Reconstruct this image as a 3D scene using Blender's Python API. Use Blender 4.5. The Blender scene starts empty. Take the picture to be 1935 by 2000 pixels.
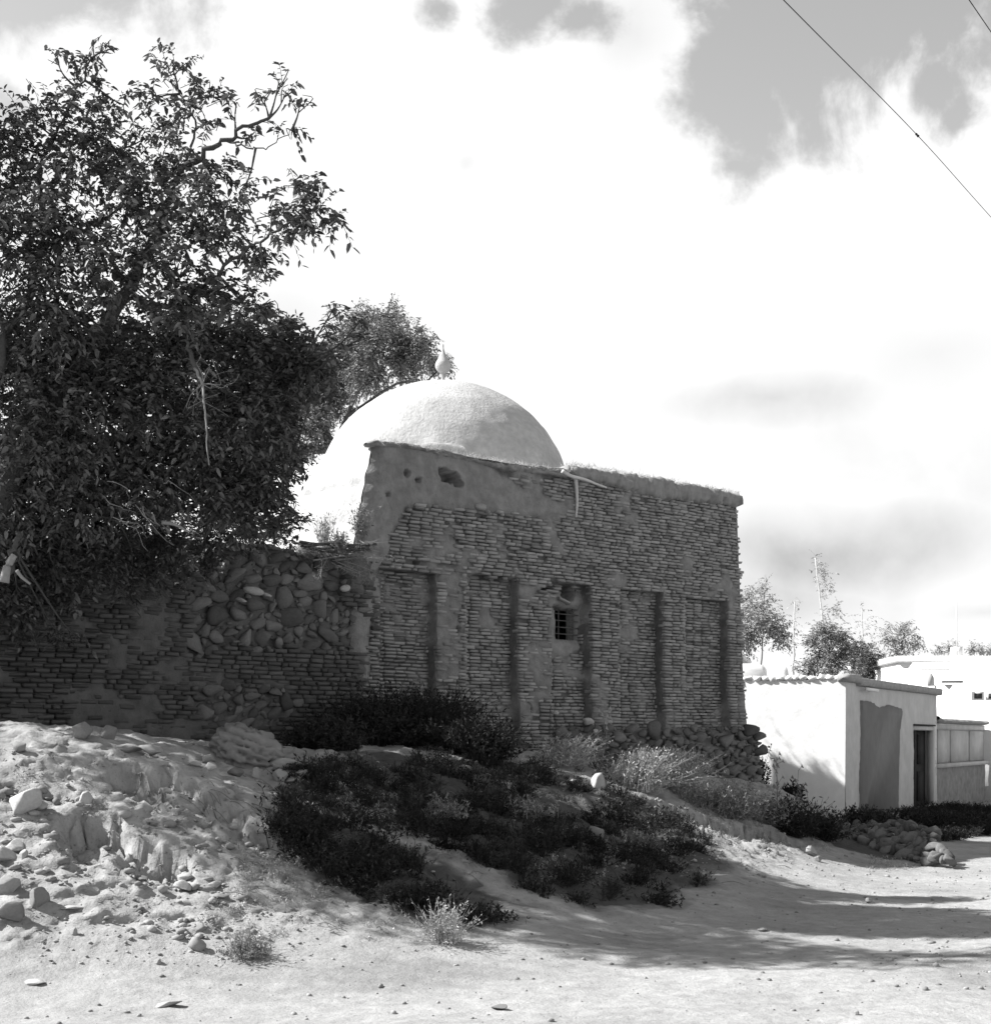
import bpy, math, random
import numpy as np
random.seed(7); RNG = np.random.default_rng(7)
SC = bpy.context.scene
COL = SC.collection
R = math.radians

# ------------------------------------------------------------------ camera
FPX, CX, HY, EYE = 2850.0, 967.5, 1444.0, 1.7
cam_d = bpy.data.cameras.new('camera'); cam = bpy.data.objects.new('camera', cam_d); COL.objects.link(cam)
cam.location = (0, 0, EYE); cam.rotation_euler = (R(90), 0, 0)
cam_d.sensor_fit = 'HORIZONTAL'; cam_d.sensor_width = 36; cam_d.lens = 36*FPX/1935
cam_d.shift_y = (HY-1000)/1935; cam_d.clip_start = .05; cam_d.clip_end = 6000
SC.camera = cam
# ------------------------------------------------------------------ exposure
SC.view_settings.view_transform = 'Standard'; SC.view_settings.look = 'None'
SC.view_settings.gamma = 1; SC.view_settings.use_curve_mapping = False
SC.view_settings.exposure = 1.2
SC.cycles.max_bounces = 4; SC.cycles.diffuse_bounces = 3; SC.cycles.glossy_bounces = 1
SC.cycles.transparent_max_bounces = 4
# ------------------------------------------------------------------ sun
SUN_EL = R(41); SUN_AZ = R(275)     # compass bearing of the sun, clockwise from +Y
sd = np.array([math.sin(SUN_AZ)*math.cos(SUN_EL), math.cos(SUN_AZ)*math.cos(SUN_EL), math.sin(SUN_EL)])
sl = bpy.data.lights.new('sun', 'SUN'); sl.energy = 5.0; sl.angle = R(.53); sl.color = (1, .995, .985)
so = bpy.data.objects.new('sun', sl); COL.objects.link(so)
from mathutils import Vector
so.rotation_euler = Vector(sd).to_track_quat('Z', 'Y').to_euler()

K = 1.02045           # photograph pixels per pixel of my working copy
def ray(px, py): return (px*K-CX)/FPX, (HY-py*K)/FPX
def W(px, py, Y):
    r, s = ray(px, py); return np.array([r*Y, Y, EYE+s*Y])

# ------------------------------------------------------------------ sky
world = bpy.data.worlds.new('World'); SC.world = world; world.use_nodes = True
def build_sky():
    nt = world.node_tree; N = nt.nodes; L = nt.links; N.clear()
    def node(t, **k):
        n = N.new(t)
        for a, b in k.items(): setattr(n, a, b)
        return n
    def math_(op, a, b=None, c=None, clamp=False):
        n = node('ShaderNodeMath', operation=op, use_clamp=clamp)
        for i, v in enumerate((a, b, c)):
            if v is None: continue
            if isinstance(v, (int, float)): n.inputs[i].default_value = v
            else: L.new(v, n.inputs[i])
        return n.outputs[0]
    tc = node('ShaderNodeTexCoord')
    V = V0 = tc.outputs['Generated']
    sky = node('ShaderNodeTexSky', sky_type='NISHITA', sun_disc=False)
    sky.sun_elevation = SUN_EL; sky.sun_rotation = SUN_AZ; sky.air_density = 1; sky.dust_density = .4
    bw = node('ShaderNodeRGBToBW'); L.new(sky.outputs[0], bw.inputs[0])
    skyv = math_('MULTIPLY', bw.outputs[0], 1.15)
    def noise(scale, det, rough, stretch=(1, 1, 1), off=(0, 0, 0)):
        mp = node('ShaderNodeMapping'); L.new(V, mp.inputs[0])
        mp.inputs['Scale'].default_value = stretch; mp.inputs['Location'].default_value = off
        n = node('ShaderNodeTexNoise'); n.inputs['Scale'].default_value = scale
        n.inputs['Detail'].default_value = det; n.inputs['Roughness'].default_value = rough
        L.new(mp.outputs[0], n.inputs[0]); return n.outputs[0]
    edge = noise(9, 8, .58)
    fine = noise(3.2, 6, .55, off=(2, 1, 5))
    wn = node('ShaderNodeTexNoise'); wn.inputs['Scale'].default_value = 6; wn.inputs['Detail'].default_value = 2.5; wn.inputs['Roughness'].default_value = .6; L.new(V0, wn.inputs[0])
    wa = node('ShaderNodeVectorMath', operation='SUBTRACT'); L.new(wn.outputs['Color'], wa.inputs[0]); wa.inputs[1].default_value = (.5, .5, .5)
    wb = node('ShaderNodeVectorMath', operation='SCALE'); L.new(wa.outputs[0], wb.inputs[0]); wb.inputs['Scale'].default_value = .07
    wc = node('ShaderNodeVectorMath', operation='ADD'); L.new(wb.outputs[0], wc.inputs[0]); L.new(V0, wc.inputs[1]); V = wc.outputs[0]
    # openings in the cloud cover: (x, y, radius, horizontal stretch, weight)
    def blob(px, py, rad, sx, sy, wgt):
        r, s = ray(px, py); c = np.array([r, 1, s]); c /= np.linalg.norm(c)
        sub = node('ShaderNodeVectorMath', operation='SUBTRACT'); L.new(V, sub.inputs[0]); sub.inputs[1].default_value = c
        ml = node('ShaderNodeVectorMath', operation='MULTIPLY'); L.new(sub.outputs[0], ml.inputs[0]); ml.inputs[1].default_value = (1/sx, 1, 1/sy)
        ln = node('ShaderNodeVectorMath', operation='LENGTH'); L.new(ml.outputs[0], ln.inputs[0])
        d = math_('DIVIDE', ln.outputs['Value'], rad*K/FPX)
        return math_('MULTIPLY', math_('SUBTRACT', 1, d), wgt)
    holes = [(1390, 190, 120, 1, 1.35, 1.2), (1580, 70, 235, 1.25, .8, 1.2), (1760, 30, 240, 1.1, .55, 1.0), (1810, 175, 80, 1, .8, .7),
             (1500, 215, 60, 1, 1, .4), (1640, 160, 70, 1, .9, .6), (1870, 215, 60, 1, .8, .7),
             (1000, -10, 110, 1, .8, .9), (1100, 30, 90, 1.2, .6, .7), (820, 30, 45, 1, .8, .5), (90, -20, 190, 1.5, .45, 1.0),
             (20, 170, 75, 1, .8, .8), (1390, 320, 60, 1.4, .6, .6)]
    cur = None
    for h in holes:
        b = blob(*h); cur = b if cur is None else math_('MAXIMUM', cur, b)
    e = math_('ADD', math_('MULTIPLY', math_('SUBTRACT', edge, .5), 2.2), math_('MULTIPLY', math_('SUBTRACT', noise(26, 6, .62, off=(4, 4, 4)), .5), 1.5))
    gap = math_('ADD', cur, e)
    gapm = node('ShaderNodeMapRange', interpolation_type='SMOOTHSTEP'); L.new(gap, gapm.inputs[0])
    gapm.inputs['From Min'].default_value = -.1; gapm.inputs['From Max'].default_value = .55
    # the rest of the sky: unseen cloud, thinned and dimmed to lower the fill light
    gen = node('ShaderNodeMapRange', interpolation_type='SMOOTHSTEP'); L.new(fine, gen.inputs[0])
    gen.inputs['From Min'].default_value = .38; gen.inputs['From Max'].default_value = .47
    sp = node('ShaderNodeSeparateXYZ'); L.new(V, sp.inputs[0])
    out = node('ShaderNodeMapRange', interpolation_type='SMOOTHSTEP')     # 1 outside the part of the sky in view
    L.new(sp.outputs['Y'], out.inputs[0]); out.inputs['From Min'].default_value = .9; out.inputs['From Max'].default_value = .6
    gm = math_('MAXIMUM', gapm.outputs[0], math_('MULTIPLY', gen.outputs[0], out.outputs[0]))
    # grey undersides of the clouds
    shade = None
    for b in [(1480, 785, 130, 1.9, .45, .9), (1620, 1050, 170, 1.8, .45, 1.3), (560, 560, 110, 1.4, .6, .55), (1480, 1130, 150, 1.2, .7, .9),
              (1860, 1165, 60, 2, .4, .7), (890, 325, 26, 1, 1, .9), (1780, 700, 200, 1.2, .6, .3), (60, 350, 110, .8, 1, .7), (1200, 60, 120, 1, 1, .7)]:
        q = math_('MAXIMUM', blob(*b), 0); shade = q if shade is None else math_('ADD', shade, q)
    sh = math_('MULTIPLY', shade, math_('ADD', math_('MULTIPLY', edge, 1.6), -.1), clamp=True)
    soft_ = math_('MULTIPLY', math_('MAXIMUM', math_('SUBTRACT', noise(4.5, 6, .6, off=(9, 2, 3)), .5), 0), 5.5)
    cloud = math_('SUBTRACT', math_('SUBTRACT', 8.0, math_('MULTIPLY', sh, 3.6)), soft_)
    cloud = math_('SUBTRACT', cloud, math_('MULTIPLY', out.outputs[0], 3.4))
    mix = node('ShaderNodeMix', data_type='FLOAT')
    L.new(gm, mix.inputs[0]); L.new(cloud, mix.inputs[2])
    skyc = math_('ADD', math_('MULTIPLY', skyv, 1.6), .1)
    L.new(skyc, mix.inputs[3])
    bg = node('ShaderNodeBackground'); L.new(mix.outputs[0], bg.inputs[0]); bg.inputs['Strength'].default_value = .058
    wo = node('ShaderNodeOutputWorld'); L.new(bg.outputs[0], wo.inputs[0])
build_sky()

# ------------------------------------------------------------------ noise
_P = RNG.permutation(256); _P = np.concatenate([_P, _P, _P])
_G = RNG.normal(size=(256, 3)); _G /= np.linalg.norm(_G, axis=1)[:, None]
def perlin(x, y, z=0.0):
    x = np.asarray(x, float); y = np.asarray(y, float); z = np.zeros_like(x)+z
    xi = np.floor(x).astype(int); yi = np.floor(y).astype(int); zi = np.floor(z).astype(int)
    xf, yf, zf = x-xi, y-yi, z-zi
    u, v, w = [t*t*t*(t*(t*6-15)+10) for t in (xf, yf, zf)]
    xi &= 255; yi &= 255; zi &= 255
    def g(dx, dy, dz):
        h = _P[_P[_P[xi+dx]+yi+dy]+zi+dz]
        G = _G[h]; return G[..., 0]*(xf-dx)+G[..., 1]*(yf-dy)+G[..., 2]*(zf-dz)
    l = lambda a, b, t: a+t*(b-a)
    return l(l(l(g(0,0,0), g(1,0,0), u), l(g(0,1,0), g(1,1,0), u), v), l(l(g(0,0,1), g(1,0,1), u), l(g(0,1,1), g(1,1,1), u), v), w)
def fbm(x, y, z=0.0, o=4, g=.5):
    s = 0; a = 1.0; f = 1.0
    for i in range(o):
        s = s+a*perlin(x*f+i*13.7, y*f+i*7.3, z*f+i*3.1); a *= g; f *= 2.03
    return s
def sst(a, b, x):
    t = np.clip((x-a)/(b-a), 0, 1); return t*t*(3-2*t)

# ------------------------------------------------------------------ materials (all grey: the photograph is black and white)
MATS = {}
def mat(name, v, var=.15, scale=6, bump=.3, bscale=30, rough=.95, tone=.0, var2=0, scale2=1.2, bdist=.01, spec=.12, trans=0, pits=0):
    if name in MATS: return MATS[name]
    m = bpy.data.materials.new(name); m.use_nodes = True; nt = m.node_tree; N = nt.nodes; L = nt.links
    b = N['Principled BSDF']; b.inputs['Roughness'].default_value = rough; b.inputs['Specular IOR Level'].default_value = spec
    tc = N.new('ShaderNodeTexCoord'); co = tc.outputs['Object']
    def nz(s, d=6, r=.6):
        n = N.new('ShaderNodeTexNoise'); n.inputs['Scale'].default_value = s; n.inputs['Detail'].default_value = d
        n.inputs['Roughness'].default_value = r; L.new(co, n.inputs[0]); return n.outputs[0]
    def mth(op, a, c, d=None):
        n = N.new('ShaderNodeMath'); n.operation = op
        for i, q in enumerate((a, c, d)):
            if q is None: continue
            if isinstance(q, (int, float)): n.inputs[i].default_value = q
            else: L.new(q, n.inputs[i])
        return n.outputs[0]
    val = mth('MULTIPLY_ADD', nz(scale), 2*var*2, 1-2*var)
    if var2: val = mth('MULTIPLY', val, mth('MULTIPLY_ADD', nz(scale2, 3), 4*var2, 1-2*var2))
    if pits:
        f = N.new('ShaderNodeMapRange'); L.new(nz(bscale*1.7, 3, .7), f.inputs[0]); f.inputs[1].default_value = .33; f.inputs[2].default_value = .42
        val = mth('MULTIPLY', val, mth('MULTIPLY_ADD', f.outputs[0], pits, 1-pits))
    if tone:
        at = N.new('ShaderNodeAttribute'); at.attribute_name = 'tone'
        oi = N.new('ShaderNodeObjectInfo')
        t = mth('FRACT', mth('ADD', at.outputs['Fac'], oi.outputs['Random']), 0)
        val = mth('MULTIPLY', val, mth('MULTIPLY_ADD', t, 2*tone, 1-tone))
    val = mth('MULTIPLY', val, v)
    cb = N.new('ShaderNodeCombineColor')
    for i in range(3): L.new(val, cb.inputs[i])
    L.new(cb.outputs[0], b.inputs['Base Color'])
    if bump:
        bp = N.new('ShaderNodeBump'); bp.inputs['Strength'].default_value = bump; bp.inputs['Distance'].default_value = bdist
        L.new(nz(bscale, 5, .65), bp.inputs['Height']); L.new(bp.outputs[0], b.inputs['Normal'])
    if trans:
        tr = N.new('ShaderNodeBsdfTranslucent'); L.new(cb.outputs[0], tr.inputs[0])
        mx = N.new('ShaderNodeMixShader'); mx.inputs[0].default_value = trans
        L.new(b.outputs[0], mx.inputs[1]); L.new(tr.outputs[0], mx.inputs[2])
        L.new(mx.outputs[0], N['Material Output'].inputs[0])
    MATS[name] = m; return m
M_EARTH = mat('dusty_earth', .285, var=.2, scale=7, var2=.17, scale2=.5, bump=.6, bscale=24, bdist=.025, pits=.3)
M_MUD = mat('mud_mortar', .19, var=.2, scale=7, var2=.1, bump=.5, bscale=35, bdist=.012)
M_FACE = mat('mud_face', 1.0, var=.27, scale=6, var2=.12, bump=.8, bscale=35, bdist=.02, pits=.2)
def face_mat():      # bare earth joints are a darker clay than the straw plaster smeared over them
    nt = M_FACE.node_tree; N = nt.nodes; L = nt.links; at = N.new('ShaderNodeAttribute'); at.attribute_name = 'plaster'
    b = N['Principled BSDF']; src = b.inputs['Base Color'].links[0].from_socket; mr = N.new('ShaderNodeMapRange'); L.new(at.outputs['Fac'], mr.inputs[0]); mr.inputs[3].default_value = .11; mr.inputs[4].default_value = .215
    vm = N.new('ShaderNodeVectorMath'); vm.operation = 'SCALE'; L.new(src, vm.inputs[0]); L.new(mr.outputs[0], vm.inputs['Scale']); L.new(vm.outputs[0], b.inputs['Base Color'])
face_mat()
def set_attr(o, v): a = o.data.attributes.new('plaster', 'FLOAT', 'POINT'); a.data.foreach_set('value', np.asarray(v, np.float32).ravel())
M_BRICK = mat('mud_brick', .235, var=.15, scale=9, bump=.45, bscale=40, bdist=.01, tone=.3)
M_BRICK2 = mat('shade_darkened_brick', .088, var=.2, scale=9, bump=.5, bscale=40, bdist=.01, tone=.3)  # brick copy darkened in colour for the tree's shade on the garden wall
M_PLAST = mat('sunlit_mud_plaster', .41, var=.16, scale=7, var2=.12, bump=1, bscale=26, bdist=.015)
M_DOME = mat('dome_plaster', .43, var=.17, scale=11, var2=.16, scale2=1.6, bump=.8, bscale=22, bdist=.02)
M_STONE = mat('river_stone', .22, var=.16, scale=6, bump=.35, bscale=28, tone=.35, bdist=.008)
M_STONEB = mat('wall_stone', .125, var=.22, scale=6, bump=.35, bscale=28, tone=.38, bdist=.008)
M_PALE = mat('pale_stone', .33, var=.18, scale=5, bump=.6, bscale=25, tone=.2, bdist=.008)
M_WHITE = mat('whitewash', .68, var=.07, scale=4, bump=.3, bscale=18, bdist=.01)
M_GREYW = mat('grey_render', .46, var=.12, scale=3, var2=.08, bump=.4, bscale=14, bdist=.01)
M_PILE = mat('heap_stone', .12, var=.2, scale=5, bump=.5, bscale=20, tone=.4, bdist=.01)
M_CLOD = mat('earth_clod', .235, var=.2, scale=30, bump=.4, bscale=40, tone=.3)
M_PATCH = mat('dark_mud_patch', .19, var=.1, scale=4, bump=.4, bscale=40, bdist=.008)
M_COP = mat('mud_coping', .27, var=.2, scale=9, bump=.6, bscale=30, tone=.2)
M_WOOD = mat('old_dark_wood', .035, var=.3, scale=12, bump=.4, bscale=30)
M_PWOOD = mat('bleached_wood', .5, var=.15, scale=14, bump=.3, bscale=40)
M_BARK = mat('grey_bark', .075, var=.3, scale=10, bump=.8, bscale=24, bdist=.02)
M_TWIG = mat('pale_dead_twig', .24, var=.2, scale=20, bump=0)
M_LEAF = mat('walnut_leaf', .105, var=.2, scale=1.5, bump=0, rough=.5, tone=.6, spec=.3, trans=.1)
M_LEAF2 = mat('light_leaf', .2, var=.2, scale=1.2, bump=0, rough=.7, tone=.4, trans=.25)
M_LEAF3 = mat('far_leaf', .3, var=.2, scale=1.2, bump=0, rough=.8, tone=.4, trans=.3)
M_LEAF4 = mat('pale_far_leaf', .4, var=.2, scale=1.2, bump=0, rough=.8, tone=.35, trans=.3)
M_WEED = mat('dark_weed', .035, var=.25, scale=3, bump=0, tone=.55, trans=.15)
M_STRAW = mat('pale_dry_weed', .40, var=.25, scale=4, bump=0, tone=.4, trans=.2)
M_MIDW = mat('grey_weed', .22, var=.25, scale=4, bump=0, tone=.5, trans=.2)
M_IRON = mat('rusty_iron', .10, var=.2, scale=30, bump=.2)
M_WIRE = mat('cable_black', .03, var=.1, bump=0)
M_DARK = mat('dark_interior', .05, var=.2, bump=0)

# ------------------------------------------------------------------ mesh helpers
def mesh_np(name, V, F=None, m=None, tone=None, smooth=False, tris=None):
    """F: list of arrays (n,k) of vertex indices"""
    me = bpy.data.meshes.new(name)
    V = np.asarray(V, np.float32); Fs = [np.asarray(f, np.int32) for f in (F if isinstance(F, list) else [F]) if len(f)]
    me.vertices.add(len(V)); me.vertices.foreach_set('co', V.ravel())
    idx = np.concatenate([f.ravel() for f in Fs]); tot = np.concatenate([np.full(len(f), f.shape[1], np.int32) for f in Fs])
    me.loops.add(len(idx)); me.loops.foreach_set('vertex_index', idx)
    me.polygons.add(len(tot)); st = np.concatenate([[0], np.cumsum(tot)[:-1]]).astype(np.int32)
    me.polygons.foreach_set('loop_start', st); me.polygons.foreach_set('loop_total', tot)
    if smooth: me.polygons.foreach_set('use_smooth', np.ones(len(tot), bool))
    me.update(calc_edges=True)
    if tone is not None:
        a = me.attributes.new('tone', 'FLOAT', 'FACE'); a.data.foreach_set('value', np.asarray(tone, np.float32))
    if m: me.materials.append(m)
    me.validate(); return me
def obj(name, me, parent=None, loc=None):
    o = bpy.data.objects.new(name, me); COL.objects.link(o)
    if parent is not None: o.parent = parent
    if loc is not None: o.location = loc
    return o
def thing(name, label, cat, loc=(0, 0, 0), group=None):
    o = bpy.data.objects.new(name, None); COL.objects.link(o); o.location = loc
    o.empty_display_size = .1
    tag(o, label, cat, group); return o
def tag(o, label, cat, group=None):
    o['label'] = label; o['category'] = cat
    if group: o['group'] = group
    return o
def grid(name, P, m, parent=None, mask=None, smooth=True, flip=False):
    h, w = P.shape[:2]; I = np.arange(h*w).reshape(h, w)
    q = np.stack([I[:-1, :-1], I[:-1, 1:], I[1:, 1:], I[1:, :-1]], -1).reshape(-1, 4)
    if flip: q = q[:, ::-1]
    if mask is not None: q = q[mask.reshape(-1)]
    return obj(name, mesh_np(name, P.reshape(-1, 3), [q], m, smooth=smooth), parent)
def tube_geo(pts, rad, sides=6):
    pts = np.asarray(pts, float); n = len(pts); rad = np.broadcast_to(np.asarray(rad, float), (n,))
    T = np.gradient(pts, axis=0); T /= np.linalg.norm(T, axis=1)[:, None]+1e-9
    up = np.array([.13, .21, 1.]); up = np.where(np.abs(T @ (up/np.linalg.norm(up)))[:, None] > .95, np.array([1., 0, 0]), up)
    A = np.cross(T, up); A /= np.linalg.norm(A, axis=1)[:, None]; B = np.cross(T, A)
    th = np.arange(sides)*2*np.pi/sides
    V = pts[:, None]+rad[:, None, None]*(A[:, None]*np.cos(th)[None, :, None]+B[:, None]*np.sin(th)[None, :, None])
    I = np.arange(n*sides).reshape(n, sides); J = np.roll(I, -1, 1)
    q = np.stack([I[:-1], J[:-1], J[1:], I[1:]], -1).reshape(-1, 4)
    return V.reshape(-1, 3), q, [I[0][::-1], I[-1]]
class MB:
    def __init__(s): s.v = []; s.f = {}; s.n = 0
    def add(s, V, *Fs):
        for F in Fs:
            F = np.asarray(F); s.f.setdefault(F.shape[1], []).append(F+s.n)
        s.v.append(np.asarray(V, float)); s.n += len(V)
    def tube(s, pts, rad, sides=6, caps=True):
        V, q, c = tube_geo(pts, rad, sides); s.add(V, q)
        if caps:
            s.f.setdefault(sides, []).extend([np.array([k])+s.n-len(V) for k in c])
    def box(s, o, ax, ay, az):
        o, ax, ay, az = [np.asarray(t, float) for t in (o, ax, ay, az)]
        V = [o+i*ax+j*ay+k*az for k in (0, 1) for j in (0, 1) for i in (0, 1)]
        s.add(V, [(0, 2, 3, 1), (4, 5, 7, 6), (0, 1, 5, 4), (2, 6, 7, 3), (0, 4, 6, 2), (1, 3, 7, 5)])
    def me(s, name, m, smooth=False):
        return mesh_np(name, np.concatenate(s.v), [np.concatenate(v) for v in s.f.values()], m, smooth=smooth)
    def build(s, name, m, parent=None, smooth=False): return obj(name, s.me(name, m, smooth), parent)
def catmull(pts, n=6):
    p = np.asarray(pts, float); p = np.vstack([2*p[0]-p[1], p, 2*p[-1]-p[-2]]); out = []
    for i in range(1, len(p)-2):
        for t in np.linspace(0, 1, n, endpoint=False):
            a, b, c, d = p[i-1:i+3]
            out.append(.5*((2*b)+(-a+c)*t+(2*a-5*b+4*c-d)*t*t+(-a+3*b-3*c+d)*t**3))
    out.append(p[-2]); return np.array(out)
def ico(sub):
    import bmesh
    bm = bmesh.new(); bmesh.ops.create_icosphere(bm, subdivisions=sub, radius=1)
    V = np.array([v.co[:] for v in bm.verts]); F = np.array([[v.index for v in f.verts] for f in bm.faces]); bm.free(); return V, F
ICO = {s: ico(s) for s in (1, 2, 3, 4)}
def stone_mesh(name, sub, seed, m, amp=.22, flat=.0, ang=.35, cuts=7):
    V, F = ICO[sub]; V = V.copy()
    rs = np.random.default_rng(seed)
    d = 1+amp*fbm(V[:, 0]*.9+seed*3.1, V[:, 1]*.9, V[:, 2]*.9, 3)
    V *= d[:, None]
    for k in range(cuts+3):                      # worn facets
        n = rs.normal(size=3); n /= np.linalg.norm(n); h = rs.uniform(.42, .8); t = V @ n
        V -= np.maximum(t-h, 0)[:, None]*n*(.55+ang)
    return mesh_np(name, V, [F], m, smooth=True)
STONES = {}
def stone_var(kind, k):
    key = (kind, k)
    if key not in STONES:
        sub, m, amp, ang = {'wall': (2, M_STONEB, .3, .42), 'ground': (3, M_STONE, .3, .4), 'pale': (3, M_PALE, .3, .4), 'small': (1, M_STONE, .3, .2),
                       'wallpale': (2, M_PALE, .22, .3), 'pile': (2, M_PILE, .25, .5)}[kind]
        STONES[key] = stone_mesh('stone', sub, k*17+len(kind), m, amp, 0, ang)
    return STONES[key]
def put_stone(kind, k, p, sx, sy, sz, rot=None, parent=None, name='stone'):
    o = bpy.data.objects.new(name, stone_var(kind, k % 8)); COL.objects.link(o)
    o.location = p; o.scale = (sx, sy, sz)
    o.rotation_euler = rot if rot is not None else (random.uniform(-.3, .3), random.uniform(-.3, .3), random.uniform(0, 6.28))
    if parent is not None: o.parent = parent
    return o

# ------------------------------------------------------------------ ground
P0 = np.array([-1.64, 20.0]); DV = np.array([math.sin(R(48.5)), math.cos(R(48.5))]); NV = np.array([DV[1], -DV[0]])
def B(a, o, z): 
    a = np.asarray(a, float); o = np.asarray(o, float)+0*a; z = np.asarray(z, float)+0*a
    return np.stack([P0[0]+a*DV[0]+o*NV[0], P0[1]+a*DV[1]+o*NV[1], z], -1)
def FA(px, py, o=0.0):
    r, s = ray(px, py)
    a = (r*(P0[1]+o*NV[1])-P0[0]-o*NV[0])/(DV[0]-r*DV[1]); Y = P0[1]+a*DV[1]+o*NV[1]
    return a, EYE+s*Y
CP = []
for x in (-9, -6, -3, 0, 3, 6, 9, 12):
    for y in (2, 5.5, 8.2): CP.append((x, y, 0))
CP += [(-8, 9.6, 0.1), (-4.5, 9.9, .04), (-3.3, 10.1, .04), (-2.1, 10.5, .04), (-.9, 10.9, .04), (-.2, 11.25, .04), (.6, 11.8, .04), (1.6, 12.7, .04),
       (2.8, 14.3, .04), (3.7, 16.6, .04), (4.6, 19.2, .03), (5.4, 20.6, 0.02)]
CP += [(-4.6, 11.6, .95), (-3.0, 12.2, .88), (-1.7, 12.9, .72), (-.6, 13.7, .68), (.6, 14.8, .55), (1.8, 16.2, .48), (2.8, 18.0, .42), (3.9, 20.2, .33)]
CP += [(-6, 13.2, 1.72), (-4.4, 13.2, 1.70), (-3.6, 13.5, 1.64), (-2.8, 14.2, 1.52), (-1, 16, 1.38), (.2, 17.3, 1.25), (1.5, 18.6, 1.08), (3.2, 20.9, .84), (4.6, 22.6, .42)]
CP += [(-6.5, 15, 1.72), (-4.5, 16.2, 1.66), (-2.8, 17.4, 1.62), (-.8, 19.4, 1.6), (.6, 20.8, 1.5), (2.2, 22.2, 1.22), (3.9, 24, .98), (4.9, 25.0, .85), (5.6, 24.4, .45)]
CP += [(6.5, 24.5, .0), (6, 27, .12), (5, 27.5, .3), (8, 30, .1), (10, 34, .1), (7.5, 21, -.02), (8.5, 24.5, -.16), (10, 28, -.2), (13, 32, -.2), (12, 26, -.1), (12, 20, 0), (9, 17, 0), (6, 16, 0), (4.8, 14, 0), (3, 11, 0), (8, 12, 0)]
CP += [(-9, 14, 1.6), (-10, 20, 1.5), (-4, 24, 1.2), (0, 28, .8), (4, 32, .3), (-8, 32, .8), (16, 40, 0), (6, 42, 0), (-6, 42, .4), (20, 20, 0), (18, 8, 0)]
CP = np.array(CP, float)
def _tps(r2): return .5*r2*np.log(r2+1e-9)
_n = len(CP); _d = ((CP[:, None, :2]-CP[None, :, :2])**2).sum(-1)
_A = np.zeros((_n+3, _n+3)); _A[:_n, :_n] = _tps(_d)+np.eye(_n)*.15; _A[:_n, _n] = 1; _A[:_n, _n+1:] = CP[:, :2]; _A[_n:, :_n] = _A[:_n, _n:].T
_w = np.linalg.solve(_A, np.concatenate([CP[:, 2], np.zeros(3)]))
def base_h(x, y):
    x = np.asarray(x, float); y = np.asarray(y, float); z = _w[_n]+_w[_n+1]*x+_w[_n+2]*y
    for i in range(_n): z = z+_w[i]*_tps((x-CP[i, 0])**2+(y-CP[i, 1])**2)
    far = sst(0, 8, np.maximum.reduce([np.abs(x-2)-13, y-36, 3-y, 0*x])*1.0)
    return z*(1-far)
def hit(px, py, hf=None, y0=7.5, y1=34.0):
    hf = hf or base_h; r, s = ray(px, py); Y = np.arange(y0, y1, .03)
    z = hf(r*Y, Y); f = EYE+s*Y-z
    k = np.argmax(f <= 0) if (f <= 0).any() else len(Y)-1
    return np.array([r*Y[k], Y[k], z[k]])
def inpoly(x, y, poly):
    c = np.zeros(np.shape(x), bool); n = len(poly)
    for i in range(n):
        x0, y0 = poly[i]; x1, y1 = poly[(i+1) % n]
        k = ((y0 > y) != (y1 > y)); with_ = (x1-x0)*(y-y0)/((y1-y0) if y1 != y0 else 1e-9)+x0
        c ^= k & (x < with_)
    return c
def polyd(x, y, pts):
    """distance to a polyline, signed by side (left of travel +), and how far along"""
    best = np.full(x.shape, 1e9); sg = np.zeros(x.shape); al = np.zeros(x.shape); tot = 0
    for (x0, y0), (x1, y1) in zip(pts[:-1], pts[1:]):
        dx, dy = x1-x0, y1-y0; L2 = dx*dx+dy*dy; t = np.clip(((x-x0)*dx+(y-y0)*dy)/L2, 0, 1)
        ex, ey = x-x0-t*dx, y-y0-t*dy; d = np.hypot(ex, ey); c = dx*ey-dy*ex
        k = d < best; best = np.where(k, d, best); sg = np.where(k, np.sign(c), sg); al = np.where(k, tot+t*math.sqrt(L2), al); tot += math.sqrt(L2)
    return best*sg, al, tot
SCARP = []
for pts, h, run in [([(60, 1625), (98, 1600), (174, 1563), (224, 1578), (271, 1600), (347, 1655), (400, 1690)], .24, .6),
                    ([(170, 1500), (203, 1491), (253, 1477), (326, 1487), (369, 1513), (445, 1542), (481, 1580), (517, 1625), (560, 1660)], .14, .6),
                    ([(1240, 1540), (1290, 1552), (1380, 1580), (1470, 1592), (1560, 1622)], .16, .7),
                    ([(0, 1500), (60, 1496), (110, 1500)], .08, .4)]:
    SCARP.append(([tuple(hit(*p)[:2]) for p in pts], h, run))
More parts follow.
